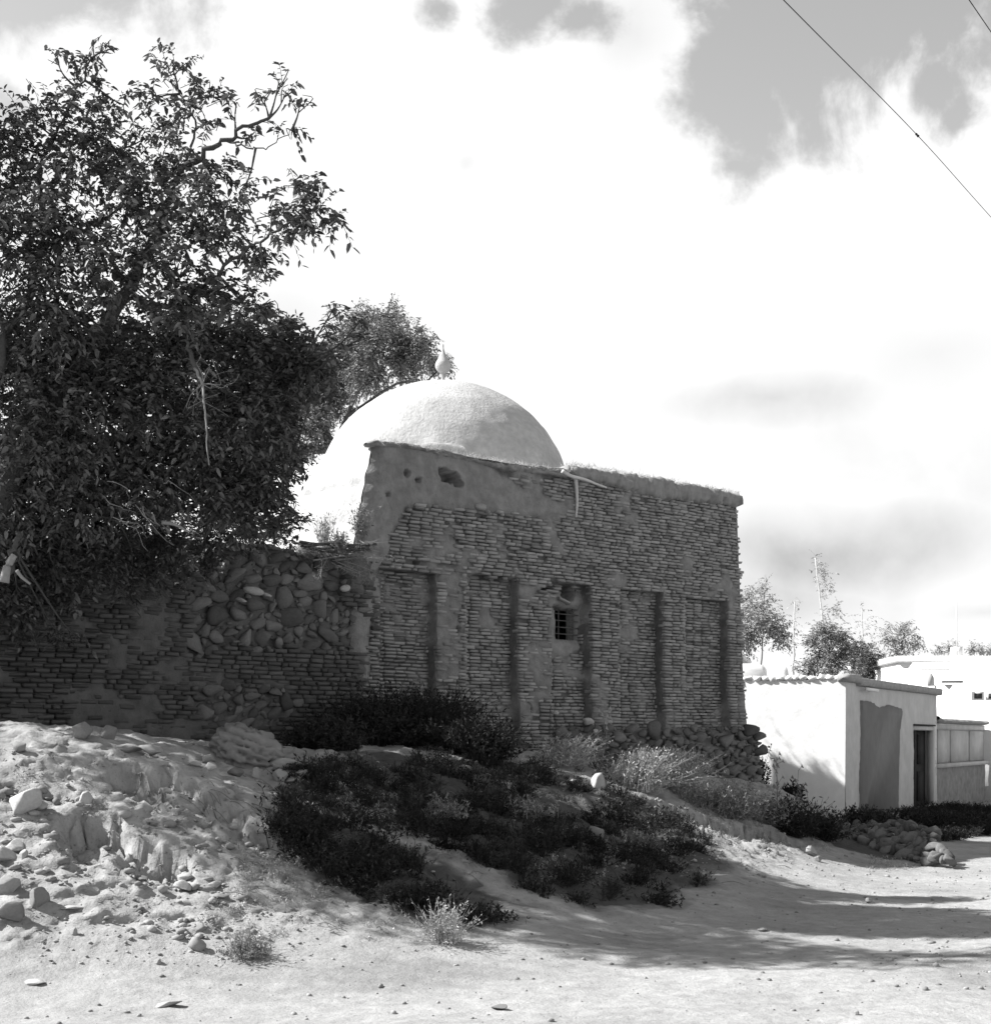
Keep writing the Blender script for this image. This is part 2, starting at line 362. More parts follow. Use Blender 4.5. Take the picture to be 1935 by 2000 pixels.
def ground_h(x, y):
    x = np.asarray(x, float); y = np.asarray(y, float)
    z = base_h(x, y); m = sst(.05, .35, z)                      # how much this is the bank, not the road
    near = sst(40, 28, y)*sst(16, 11, np.abs(x-2))
    bump = .035*fbm(x*.9, y*.9, 1.3, 3)+(.07*m)*fbm(x*1.9+5, y*1.9, 4.1, 3)+(.035*m)*(fbm(x*4.2+5, y*4.2, 9.1, 4, .6))
    clod = np.abs(fbm(x*6, y*6, 2.2, 3)); cm = sst(.0, .35, fbm(x*.8+3, y*.8+9, 7.7, 2)+.05)*m
    bump = bump+cm*(.075*clod-.015)+(.010+.012*m)*fbm(x*6, y*6, 6, 4, .6)
    rut = .018*np.exp(-((x*.25+y-12.9+.3*fbm(x*.3, y*.3, 3, 2))/.5)**2)*(1-m)
    z = z+near*(bump-rut)
    for pts, h, run in SCARP:
        wx = x+.24*fbm(x*2.2, y*2.2, 11, 4, .65)+.07*fbm(x*8, y*8, 12, 3, .6); wy = y+.24*fbm(x*2.2+9, y*2.2, 13, 4, .65)+.07*fbm(x*8, y*8, 14, 3, .6)
        d, al, tot = polyd(wx, wy, pts)
        d = -d                                                   # downhill side positive
        endf = sst(0, .5, al)*sst(0, .5, tot-al)
        gul = 1+.9*fbm(al*3.5, d*3, 21, 4, .6)
        prof = sst(.0, .07, d)*(1-sst(.1, run, d)); lip = np.exp(-((d+.1)/.12)**2)*.04
        talus = .09*np.abs(fbm(x*8, y*8, 31, 3))*sst(.05, .15, d)*(1-sst(.4, run*1.3, d))
        z = z+endf*(-h*gul*prof+lip+talus*2)
    return z
def axis(fine0, fine1, step, grow, lo, hi, stepfn=None):
    a = [fine0]
    while a[-1] < fine1: a.append(a[-1]+(stepfn(a[-1]) if stepfn else step))
    s = step
    while a[-1] < hi: s *= grow; a.append(a[-1]+s)
    b = [fine0]; s = step
    while b[-1] > lo: s *= grow; b.append(b[-1]-s)
    return np.array(b[:0:-1]+a)
gx = axis(-5.6, 10.5, .034, 1.25, -2500, 2500)
gy = axis(8.0, 26, .04, 1.22, -800, 4000, lambda v: .026*(v/9)**1.05)
GX, GY = np.meshgrid(gx, gy)
GZ = ground_h(GX, GY)
def rough_xy():
    k = (sst(.05, .3, GZ)*sst(30, 24, GY)*sst(-5.6, -5, GX)*sst(10, 9, GX)*sst(8, 8.5, GY))
    return GX+k*.07*fbm(GX*5, GY*5, GZ*11, 4, .6), GY+k*.09*fbm(GX*5+40, GY*5, GZ*11, 3, .6)
GXr, GYr = rough_xy()
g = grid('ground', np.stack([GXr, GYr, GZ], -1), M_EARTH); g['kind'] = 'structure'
def shade_mottle():  # darkens the ground colour: painted shade on bank and ditch, plus random mottling
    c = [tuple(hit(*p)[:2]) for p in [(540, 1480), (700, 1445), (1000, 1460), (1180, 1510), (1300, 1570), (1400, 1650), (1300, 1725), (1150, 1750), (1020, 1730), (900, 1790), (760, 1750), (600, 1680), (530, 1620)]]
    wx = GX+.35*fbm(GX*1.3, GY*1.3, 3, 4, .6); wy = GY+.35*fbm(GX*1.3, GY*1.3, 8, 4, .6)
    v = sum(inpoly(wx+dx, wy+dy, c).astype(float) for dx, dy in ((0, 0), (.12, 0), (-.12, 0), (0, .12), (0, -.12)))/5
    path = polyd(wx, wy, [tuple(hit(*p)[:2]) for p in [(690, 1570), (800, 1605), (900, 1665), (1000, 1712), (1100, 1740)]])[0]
    v = v*sst(.1, .3, np.abs(path))  # sunlit ridge kept out of the painted shade
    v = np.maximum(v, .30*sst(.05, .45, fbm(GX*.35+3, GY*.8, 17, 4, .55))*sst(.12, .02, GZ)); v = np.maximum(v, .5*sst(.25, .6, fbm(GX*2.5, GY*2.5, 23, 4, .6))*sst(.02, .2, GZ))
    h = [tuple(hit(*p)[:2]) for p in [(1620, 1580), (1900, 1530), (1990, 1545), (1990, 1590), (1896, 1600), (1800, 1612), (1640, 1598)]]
    v = np.maximum(v, inpoly(wx, wy, h)); h2 = [tuple(hit(*p)[:2]) for p in [(1510, 1585), (1600, 1585), (1740, 1600), (1790, 1650), (1680, 1642), (1600, 1620)]]; v = np.maximum(v, inpoly(wx, wy, h2))  # ditch in the shrine's shadow is darkened in the colour too
    a = g.data.attributes.new('shade_mottle', 'FLOAT', 'POINT'); a.data.foreach_set('value', v.astype(np.float32).ravel())
    nt = M_EARTH.node_tree; N = nt.nodes; L = nt.links; at = N.new('ShaderNodeAttribute'); at.attribute_name = 'shade_mottle'
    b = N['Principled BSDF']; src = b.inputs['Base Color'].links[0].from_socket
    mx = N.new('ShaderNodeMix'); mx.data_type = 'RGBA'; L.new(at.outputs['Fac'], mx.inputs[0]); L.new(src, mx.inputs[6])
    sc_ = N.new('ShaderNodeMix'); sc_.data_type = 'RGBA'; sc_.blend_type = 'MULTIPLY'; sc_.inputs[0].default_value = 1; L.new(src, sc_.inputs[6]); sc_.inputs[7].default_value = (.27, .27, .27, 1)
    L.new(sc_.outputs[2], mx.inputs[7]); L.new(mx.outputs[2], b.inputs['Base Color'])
BZ = base_h(GX, GY)
def look(Zm, x, y):
    i = np.clip(np.searchsorted(gx, x)-1, 0, len(gx)-2); j = np.clip(np.searchsorted(gy, y)-1, 0, len(gy)-2)
    u = (x-gx[i])/(gx[i+1]-gx[i]); v = (y-gy[j])/(gy[j+1]-gy[j])
    return (Zm[j, i]*(1-u)+Zm[j, i+1]*u)*(1-v)+(Zm[j+1, i]*(1-u)+Zm[j+1, i+1]*u)*v
def fast_base(x, y): return look(BZ, np.asarray(x, float), np.asarray(y, float))
def fast_ground(x, y): return look(GZ, np.asarray(x, float), np.asarray(y, float))
def H(x, y): return float(fast_ground(x, y))
def G(px, py): return hit(px, py, fast_ground)

shade_mottle()
# ------------------------------------------------------------------ masonry
def soft(a, z, poly, w=.05):
    """about 1 inside the polygon, 0 outside, ragged edge"""
    aa = a+.09*fbm(a*3, z*3, 5.5, 3); zz = z+.09*fbm(a*3+7, z*3, 8.5, 3); s = 0
    for da, dz in ((0, 0), (w, 0), (-w, 0), (0, w), (0, -w)): s = s+inpoly(aa+da, zz+dz, poly)
    return s/5.0
def fpoly(pts): return [FA(*p) for p in pts]
ZR = 4.11+EYE                      # roof edge height of the tomb
def top_z(a): return np.where(a < 3.66, ZR+.03*np.sin(a*2.1), 4.2+EYE+.03*np.sin(a*1.7))
def a_left(z): return -.30*np.clip((ZR-z)/1.6, 0, 1.25)-.015*np.sin(z*3)+.05*fbm(z*2.5, z*0, 6.5, 4, .6)
def a_right(z): return 7.74+.24*(1-np.clip((z-1.9)/4, 0, 1))
BAYS = []
for l, r_, t in [(722, 836, 1090), (888, 993, 1102), (1050, 1133, 1116), (1180, 1271, 1128), (1306, 1395, 1143)]:
    BAYS.append((FA(l, t, -.1)[0]-.02, FA(r_, t)[0], FA((l+r_)/2, t)[1]))
WIN = (FA(1066, 1190, -.25)[0], FA(1105, 1190, -.25)[0], FA(1085, 1224, -.25)[1], FA(1085, 1166, -.25)[1])
plaster_p = fpoly([(690, 835), (1090, 895), (1085, 985), (1020, 992), (900, 975), (800, 965), (770, 985), (740, 1060), (722, 1095), (705, 1300), (620, 1330), (620, 1000)])
bare_p = fpoly([(930, 885), (1090, 905), (1085, 960), (990, 925)])
plaster_q = fpoly([(842, 1080), (886, 1085), (884, 1300), (840, 1300)])
wframe_p = fpoly([(1050, 1130), (1132, 1135), (1130, 1240), (1100, 1262), (1055, 1250)])
def recess(a, z):
    d = np.zeros(np.shape(a))
    for k, (l, r_, t) in enumerate(BAYS):
        s = sst(-.007, .007, a-l-.007*np.sin(z*9+k))*sst(-.007, .007, r_-a+.006*np.sin(z*11+k))*sst(-.012, .012, t-z+.012*np.sin(a*14))
        d = np.maximum(d, s)
    return d
HOLES = [(862, 914, .16, .085, .3), (848, 905, .07, .07, .2), (876, 925, .1, .05, .25), (778, 906, .055, .045, .25), (801, 918, .045, .035, .2), (743, 946, .03, .03, .12), (856, 1001, .07, .02, .1),
         (878, 1204, .04, .04, .12), (800, 1075, .05, .03, .1), (975, 1050, .03, .02, .1), (930, 990, .06, .02, .1), (1082, 1160, .1, .03, .1), (1060, 1128, .22, .035, .22), (1105, 1135, .13, .10, .35)]
HOLES = [(*FA(px, py), w, h, d) for px, py, w, h, d in HOLES]
CRACK = [FA(*p) for p in [(1396, 1262), (1390, 1300), (1393, 1330), (1383, 1358), (1368, 1368), (1352, 1380)]]
CRACK2 = [FA(*p) for p in [(1012, 1300), (1008, 1330), (1016, 1362)]]
def cover(a, z):
    """0 bare joints .. 1 joints filled flush with mud"""
    c = sst(-.05, .42, fbm(a*1.3+2, z*1.5, 3.3, 4)+.06*np.sin(a*.8))
    c = np.maximum(c, soft(a, z, plaster_p)*(1-soft(a, z, bare_p))); c = np.maximum(c, .8*soft(a, z, plaster_q)); c = np.maximum(c, soft(a, z, wframe_p))
    return c
def face_out(a, z):
    c = cover(a, z)
    o = -.19*recess(a, z)-.052+.054*c+(.008+.02*c)*fbm(a*7, z*7, 1, 4, .6)+.012*c*np.abs(fbm(a*16, z*16, 14, 2))+.02*fbm(a*1.1, z*1.1, 2, 2)
    o = o+.06*sst(2.6, 1.6, z)
    for ha, hz, w, h, d in HOLES:
        q = np.hypot((a-ha)/w, (z-hz)/h)+.55*fbm(a*13, z*13, 9, 3, .6); o = o-d*sst(1.12, .92, q)
    # splayed window niche
    l, r_, b, t = WIN; q = np.maximum(np.abs(a-(l+r_)/2)/((r_-l)/2), np.abs(z-(b+t)/2)/((t-b)/2))
    o = np.where((a > l-.26) & (a < r_+.26) & (z > b-.15) & (z < t+.2), o, o)
    o = o-.10*sst(.17, 0, np.maximum(np.maximum(l-a, a-r_), np.maximum(b-z, z-t)+.05))
    o = np.where(q < 1.0, -.50, o)
    for C, w in ((CRACK, .02), (CRACK2, .015)):
        d, _, _ = polyd(a+.03*fbm(a*12, z*12, 4, 2), z+.02*fbm(a*12, z*12, 6, 2), C); o = o-.12*sst(w*1.4, w*.5, np.abs(d))
    return o

tomb = thing('domed_tomb', 'brick and mud domed shrine with shallow arcade of recessed bays and barred window', 'shrine', (P0[0], P0[1], 1.6))
TO = np.array([P0[0], P0[1], 1.6])
def tomb_grid():
    A = np.sort(np.concatenate([np.arange(-.45, 8.06, .0225)]+[e+np.linspace(-.02, .02, 7) for l_, r__, t_ in BAYS for e in (l_, r__)])); Z = np.arange(.55, 6.05, .0225); a, z = np.meshgrid(A, Z)
    tz = top_z(a)-.02; zz = np.minimum(z, tz)
    aL = a_left(zz); aR = a_right(zz)
    a2 = np.clip(a, aL, aR)
    o = face_out(a2, zz)
    # round the left plastered corner over
    rl = np.clip((aL+.16-a2)/.16, 0, 1); o = o-.09*rl**2
    P = B(a2, o, zz)-TO
    l, r_, b, t = WIN; kk = (o[:-1, :-1] < -.35)&(o[1:, 1:] < -.35)&(o[1:, :-1] < -.35)&(o[:-1, 1:] < -.35)
    ac = a2[:-1, :-1]; zc = zz[:-1, :-1]
    deadw = (a2[:-1, 1:]-a2[:-1, :-1] < 1e-5) | (zz[1:, :-1]-zz[:-1, :-1] < 1e-5)
    inw = (ac > l+.01)&(ac < r_-.03)&(zc > b+.01)&(zc < t-.03)&kk
    mesh = grid('mud_face', P, M_FACE, tomb, mask=~(inw | deadw), smooth=True, flip=False); set_attr(mesh, cover(a2, zz))
    return mesh
tomb_grid()
BT = np.array([[-.5, -.5], [.5, -.5], [.5, .5], [-.5, .5]])
def brick_vf(n, jit, rs):
    """unit bricks: x along, y out (front at 0), z up"""
    V = np.zeros((n, 12, 3))
    V[:, 0:4, 0] = BT[:, 0]; V[:, 0:4, 2] = BT[:, 1]; V[:, 0:4, 1] = -1
    V[:, 4:8, 0] = BT[:, 0]; V[:, 4:8, 2] = BT[:, 1]; V[:, 4:8, 1] = -.16
    V[:, 8:12, 0] = BT[:, 0]*.94; V[:, 8:12, 2] = BT[:, 1]*.74; V[:, 8:12, 1] = 0
    V[:, 4:, 0] += rs.uniform(-jit, jit, (n, 8))*.35; V[:, 4:, 2] += rs.uniform(-jit, jit, (n, 8)); V[:, 8:, 1] += rs.uniform(-.1, .05, (n, 4))
    return V
BQ = np.array([(0, 1, 5, 4), (1, 2, 6, 5), (2, 3, 7, 6), (3, 0, 4, 7), (4, 5, 9, 8), (5, 6, 10, 9), (6, 7, 11, 10), (7, 4, 8, 11), (8, 9, 10, 11)])
RSB = np.random.default_rng(11)
BRICKV = [mesh_np('brick', brick_vf(1, .12, RSB)[0], [BQ], M_BRICK) for _ in range(10)]
BRICKV2 = []
for m_ in BRICKV:
    c_ = m_.copy(); c_.materials[0] = M_BRICK2; BRICKV2.append(c_)
def lay(parent, org, rows, outf, keep, pt, nobj, name='brick', alim=None, slope=0.0, lmean=.205, edges=(), alt=False):
    rec = []
    z0, z1 = rows
    k = 0; z = z0
    while z < z1:
        a = alim[0](z)+RSB.uniform(-.2, 0) if alim else 0
        while a < alim[1](z):
            L = lmean*RSB.choice([1, 1, 1, .5, .92], p=[.34, .26, .16, .14, .10])*RSB.uniform(.9, 1.08)
            for e, et in edges:
                if z < et and a+.02 < e < a+L+.03: L = e-a; break
            ac = a+L/2; a1 = a+L
            if ac < alim[1](z)+.02:
                rec.append((ac, z+RSB.normal(0, .003)+.006*math.sin(ac*1.7+k*.05), L-RSB.uniform(.012, .032), pt*RSB.uniform(.68, .9), RSB.uniform(0, 1)))
            a = a1
        k += 1; z += pt*RSB.uniform(.96, 1.05)
    rec = np.array(rec); ok = keep(rec[:, 0], rec[:, 1]) ; rec = rec[ok]
    n = len(rec); outs = outf(rec[:, 0], rec[:, 1])+RSB.normal(0, .011, n)
    order = np.argsort(rec[:, 0]); rec = rec[order]; outs = outs[order]
    rot = RSB.normal(0, .022, n)
    ang = math.atan2(DV[1], DV[0])+math.pi
    for i in range(min(nobj, n)):
        o = bpy.data.objects.new(name, (BRICKV2 if alt else BRICKV)[i % 10]); COL.objects.link(o); o.parent = parent
        o.location = B(rec[i, 0], outs[i], rec[i, 1])-org; o.scale = (rec[i, 2], .13, rec[i, 3]); o.rotation_euler = (0, rot[i], ang)
    if n > nobj:
        r = rec[nobj:]; V = brick_vf(len(r), .12, RSB); x = V[..., 0]*r[:, 2, None]; y = V[..., 1]*.13; zz = V[..., 2]*r[:, 3, None]
        zz = zz+x*rot[nobj:, None]
        P = B(r[:, 0, None]+x, outs[nobj:, None]+y, r[:, 1, None]+zz)-org
        F = (BQ[None]+12*np.arange(len(r))[:, None, None]).reshape(-1, 4)
        o = obj('brickwork', mesh_np('brickwork', P.reshape(-1, 3), [F], M_BRICK2 if alt else M_BRICK, tone=np.repeat(r[:, 4], 9)), parent); o['kind'] = 'stuff'
    return n
def keepf(a, z):
    c = cover(a, z); u = RSB.uniform(0, 1, len(a))
    k = (z < top_z(a)-.16) & (a > a_left(z)+.12)
    k &= ~((c > .93) & (u < .80)) & ~((c > .75) & (u < .3)) & (u < .985)
    pl = soft(a, z, plaster_p)*(1-soft(a, z, bare_p)); k &= ~(pl > .5) & ~((soft(a, z, plaster_q) > .5) & (u < .55)) & ~(soft(a, z, wframe_p) > .3)
    for ha, hz, w, h, d in HOLES: k &= np.hypot((a-ha)/(w+.07), (z-hz)/(h+.02)) > 1
    return k
def brout(a, z):
    rec = np.zeros(len(a))
    for l, r_, t in BAYS: rec = np.where((a > l-.02) & (a < r_-.02) & (z < t-.02), 1, rec)
    o = -.19*rec+.02*fbm(a*1.1, z*1.1, 2, 2)+.006+.06*sst(2.6, 1.6, z)
    return o
lay(tomb, TO, (1.5, 5.9), brout, keepf, .0515, 300, alim=(a_left, lambda z: a_right(z)-.02), edges=[(e, t) for l, r_, t in BAYS for e in (l, r_)])

# pale stones bedded in the face
for px, py, w, h in [(921, 972, .13, .075), (956, 980, .11, .045), (985, 984, .08, .03), (1008, 990, .07, .022), (933, 980, .04, .03)]:
    a, z = FA(px, py); put_stone('wallpale', px, B(a, .0, z)-TO, w, .08, h, rot=(0, 0, math.atan2(DV[1], DV[0])), parent=tomb)
# left sunlit face, back, right side, roof
EV = -NV
def tomb_rest():
    T_ = np.arange(0, 5.7, .06); Z = np.arange(1.0, ZR+.03, .05); t, z = np.meshgrid(T_, Z)
    aL = a_left(z); bulge = .05*fbm(t*.8, z*.8, 3, 3)+.014*fbm(t*6, z*6, 8, 2)
    o = -.02-.09-t; a = aL-.0-bulge*sst(0, .4, t)+.05*sst(ZR-.5, ZR, z)*sst(0, .3, t)
    grid('plastered_wall', B(a, o, np.minimum(z, ZR-.09))-TO, M_PLAST, tomb, smooth=True, flip=True)
    w_, t = np.meshgrid(np.linspace(0, 1.9, 50), np.arange(0, 5.7, .06)); rs_ = sst(0, .35, t)
    grid('roof_shoulder', B(a_left(ZR+0*w_)+.035+w_-.05*(w_ > .01), -.08-t, ZR-.13-.3*(w_ < .01)+.07*np.sqrt(np.clip(w_/.12, 0, 1))+(.30*sst(0, 1.7, w_)*rs_)+.03*fbm(w_*4, t*4, 3, 3)*np.clip(w_*6, 0, 1))-TO, M_PLAST, tomb, smooth=True)
    s, z = np.meshgrid(np.linspace(0, 1, 60), np.linspace(.6, ZR+.1, 40))
    grid('back_wall', B(-.3+s*8.1, -5.7+0*s, z)-TO, M_PLAST, tomb, flip=True)
    t, z = np.meshgrid(np.arange(0, 5.71, .1), np.linspace(.6, 4.2+EYE, 50))
    grid('side_wall', B(a_right(z)-.02+.03*fbm(t*4, z*4, 1, 2), -t, z)-TO, M_PLAST, tomb)
    a, t = np.meshgrid(np.linspace(.5, 7.74, 80), np.linspace(-.06, 5.7, 60))
    zr = ZR-.03+.12*sst(3.2, 1.5, np.hypot(a-3.6, t-2.9-.1))+.02*fbm(a*2, t*2, 5, 3)
    grid('roof', B(a, -t, zr)-TO, M_PLAST, tomb)
tomb_rest()
def dome():
    prof = [(0, 0), (.22, .035), (.5, .085), (.75, .16), (1.0, .28), (1.25, .43), (1.5, .62), (1.7, .84), (1.88, 1.1), (2.02, 1.38), (2.12, 1.66), (2.2, 2.0), (2.3, 2.15), (2.45, 2.22)]
    pr = catmull([(a, b) for a, b in prof], 6); th = np.linspace(0, 2*np.pi, 161)
    rr, tt = np.meshgrid(pr[:, 0], th); dz = np.meshgrid(pr[:, 1], th)[0]
    x = rr*np.cos(tt); y = rr*np.sin(tt); n = .035*fbm(x*.9, y*.9, dz, 3)+.010*fbm(x*5, y*5, dz*5, 3)
    s = 1+n/2; a = 3.62+x*s; o = -2.95-.0+y*s
    P = B(a, o, 6.03+EYE-dz*1.0+n*.5)-TO; P = np.transpose(P, (1, 0, 2))
    grid('dome', P, M_DOME, tomb, smooth=True)
    c = B(3.62, -2.95, 6.07+EYE)
    q = [(.001, .72), (.012, .70), (.014, .66), (.012, .645), (.02, .60), (.045, .52), (.09, .42), (.135, .33), (.145, .27), (.125, .2), (.08, .145), (.04, .13), (.035, .10), (.032, -.05)]
    q = catmull([(a_*.92, b_*.84) for a_, b_ in q], 3); th = np.linspace(0, 2*np.pi, 25)
    P = np.stack([q[:, 0, None]*np.cos(th), q[:, 0, None]*np.sin(th), q[:, 1, None]+0*th], -1)+c-TO
    grid('finial', P, M_PLAST, tomb, smooth=True)
dome()
# ragged mud eaves and parapet
def eave(name, a0, a1, zc, hh, out, m, seed):
    A = np.arange(a0, a1, .022); th = np.linspace(0, 2*np.pi, 15)[:-1]
    a, t = np.meshgrid(A, th); n = .4*fbm(a*3+seed, np.cos(t)*1.2, np.sin(t)*1.2, 4, .65)+.3*fbm(a*12, np.cos(t)*3+seed, np.sin(t)*3, 3, .65)
    end = np.clip(np.minimum(a-a0, a1-a)/.08, .05, 1)**.5
    cs, sn = np.cos(t), np.sin(t); pw = lambda v: np.sign(v)*np.abs(v)**.75
    h = hh(a); z = zc(a)+h*pw(sn)*(1+n)*end; o = -.10+out*pw(cs)*(1+n)*end
    P = B(a, o, z)-TO; P = np.concatenate([P, P[:1]], 0)
    return grid(name, P, m, tomb, smooth=True, flip=True)
eave('eave', -.10, 3.75, lambda a: top_z(a)-.05, lambda a: .04+.03*sst(1.5, 3, a), .15, M_COP, 1)
eave('parapet', 3.74, 7.86, lambda a: 4.11+EYE+.01*np.sin(a*2), lambda a: .135+.03*np.sin(a*1.3), .20, M_COP, 5)
def straw_edge():
    V = []; rs = RNG; n = 7000
    a = rs.uniform(0, 7.8, n); o = rs.uniform(-.22, .1, n); z = np.where(a < 3.7, ZR, 4.24+EYE)+rs.uniform(-.05, .02, n)
    dr = rs.normal(size=(n, 3))*.6+np.array([0, 0, .25]); ln = rs.uniform(.03, .09, n)
    b = B(a, o, z)-TO; t = b+dr*ln[:, None]; w = np.cross(dr, rs.normal(size=(n, 3))); w = w/np.linalg.norm(w, axis=1)[:, None]*.003
    V = np.stack([b-w, b+w, t], 1).reshape(-1, 3); F = np.arange(3*n).reshape(-1, 3)
    o = obj('straw', mesh_np('straw', V, [F], M_STRAW, tone=rs.uniform(0, 1, n)), tomb); o['kind'] = 'stuff'
straw_edge()
# window bars
def bars():
    l, r_, b, t = WIN
    l, r_, b, t = FA(1064, 1190, -.3)[0], FA(1107, 1190, -.3)[0], FA(1085, 1226, -.3)[1], FA(1085, 1164, -.3)[1]
    for k in range(3):
        a = l+(r_-l)*(.10, .5, .74)[k]
        mb = MB(); mb.tube([B(a, -.3, b-.04)-TO, B(a, -.3, t+.04)-TO], .009, 5); mb.build('window_bar', M_IRON, tomb)
    for k in range(4):
        z = b+(t-b)*(k+.9)/4.9; mb = MB(); mb.tube([B(l-.06, -.288, z+.004)-TO, B(r_+.06, -.288, z-.002)-TO], .008, 5); mb.build('window_bar', M_IRON, tomb)
bars()
def tilted_brick():
    a, z = FA(1088, 1149, -.05); o = bpy.data.objects.new('brick', BRICKV[2]); COL.objects.link(o); o.parent = tomb
    o.location = B(a, -.12, z)-TO; o.scale = (.24, .12, .045); o.rotation_euler = (0, -.28, math.atan2(DV[1], DV[0])+math.pi)
    for px, py in ((1070, 1130), (1064, 1139)):
        a, z = FA(px, py); o = bpy.data.objects.new('brick', BRICKV[4]); COL.objects.link(o); o.parent = tomb
        o.location = B(a, -.13, z)-TO; o.scale = (.24, .12, .04); o.rotation_euler = (0, -.05, math.atan2(DV[1], DV[0])+math.pi)
tilted_brick()
# ---- stone plinth
def plinth():
    A = np.arange(3.2, 8.38, .03); Z = np.arange(.2, 1.98, .03); a, z = np.meshgrid(A, Z)
    topl = 1.86+.05*fbm(a*2, a*0, 1, 2)-.06*sst(7.9, 8.35, a)
    topl = np.where(a < 4.0, 1.86-.5*sst(3.9, 3.2, a), topl)
    over = np.clip(z-topl, 0, None); zz = np.minimum(z, topl)
    o = .04+.05*fbm(a*3, z*3, 3, 3)+.10*sst(2, .8, z)-over*3
    endr = np.clip(8.35-a, 0, .1)/.1; o = o-.6*(1-endr)**2
    grid('rubble_core', B(a, o, zz)-TO, M_MUD, tomb)
    rs = np.random.default_rng(5); pts = []
    for tries in range(14000):
        x = rs.uniform(3.35, 8.2); y = rs.uniform(.75, 1.88); rad = np.interp(tries/14000, [0, .006, .02, .12, .4, 1], [.17, .13, .105, .085, .06, .035])*rs.uniform(.85, 1.15)
        gz = H(*B(x, .15, 0)[:2])
        if y < gz-.05 or (x < 4.2 and y > 2.0-.0): continue
        if all(math.hypot((x-p[0])*.9, (y-p[1])*1.15) > (rad+p[2])*.80 for p in pts): pts.append((x, y, rad))
        if len(pts) > 285: break
    for i, (x, y, rad) in enumerate(pts):
        put_stone('wall', i, B(x, .13+.10*max(0, 1.6-y)+rs.uniform(-.02, .04), y)-TO, rad*rs.uniform(1.0, 1.35), rad*.75, rad*rs.uniform(.75, 1.0),
                  rot=(rs.uniform(-.3, .3), rs.uniform(-.35, .35), math.atan2(DV[1], DV[0])+rs.uniform(-.3, .3)), parent=tomb)
    for px, py, w in ((1120, 1383, .13), (1135, 1400, .07), (1060, 1365, .08), (1337, 1458, .17), (1370, 1395, .07)):
        a, z = FA(px, py, .15); put_stone('wallpale' if px < 1150 else 'wall', px, B(a, .2, z)-TO, w, w*.7, w*.6, rot=(0, .1, .8), parent=tomb)
plinth()
# sticks on the eave
def stick(pts, r, label, name='weathered_stick'):
    mb = MB(); mb.tube(catmull(pts, 5), np.linspace(r, r*.45, (len(pts)-1)*5+1), 7); o = mb.build(name, M_PWOOD, None, True)
    return tag(o, label, 'stick')
def fp(px, py, o): a, z = FA(px, py, o); return B(a, o, z)
stick([fp(1076, 902, .14), fp(1092, 911, .16), fp(1120, 918, .16), (fp(1140, 926, .15)), fp(1160, 933, .13)], .032, 'bleached stick sticking out sideways from the roof edge beside the dome')
stick([fp(1101, 916, .05), fp(1103, 935, .06), fp(1104, 965, .05), fp(1102, 990, .04)], .034, 'pale tapering stick hanging straight down the wall below the roof edge')

# ------------------------------------------------------------------ garden wall to the left
bw = thing('garden_wall', 'old boundary wall of mud brick and cobbles under the overhanging tree', 'wall', (P0[0]-2, P0[1]-1.8, 1.6)); BO = np.array(bw.location)
WT = FA(600, 1058)[1]
def wtop(a): return WT+.02+.10*fbm(a*1.2, a*0, 4, 3)+.03*fbm(a*6, a*0, 5, 2)
rub1 = [FA(*p) for p in [(350, 1150), (400, 1100), (420, 1060), (630, 1060), (665, 1110), (640, 1150), (655, 1200), (630, 1245), (560, 1232), (490, 1250), (440, 1225), (400, 1260), (360, 1250), (370, 1200)]]
rub2 = [FA(*p) for p in [(640, 1150), (700, 1165), (722, 1215), (700, 1250), (650, 1250)]]
rub3 = [FA(*p) for p in [(350, 1345), (420, 1300), (470, 1325), (520, 1310), (580, 1345), (540, 1375), (480, 1400), (400, 1390)]]
brk = [FA(*p) for p in [(380, 1240), (655, 1240), (690, 1300), (680, 1400), (470, 1400), (560, 1310), (430, 1300)]]
def wcover(a, z):
    c = .92*sst(-.28, .32, fbm(a*1.6+9, z*1.9, 6.3, 5, .6)+.08)
    return np.clip(c*(1-.9*soft(a, z, brk))-soft(a, z, rub1), 0, 1)
def wout(a, z):
    c = wcover(a, z)
    return .07+.066*c-.066+.012*fbm(a*9, z*9, 2, 3)+.05*fbm(a*.9, z*.9, 7, 2)-.09*sst(-.5, .1, a)-.10*np.maximum(soft(a, z, rub1), soft(a, z, rub2))-.05*soft(a, z, rub3)+.05*sst(2.6, 1.5, z)
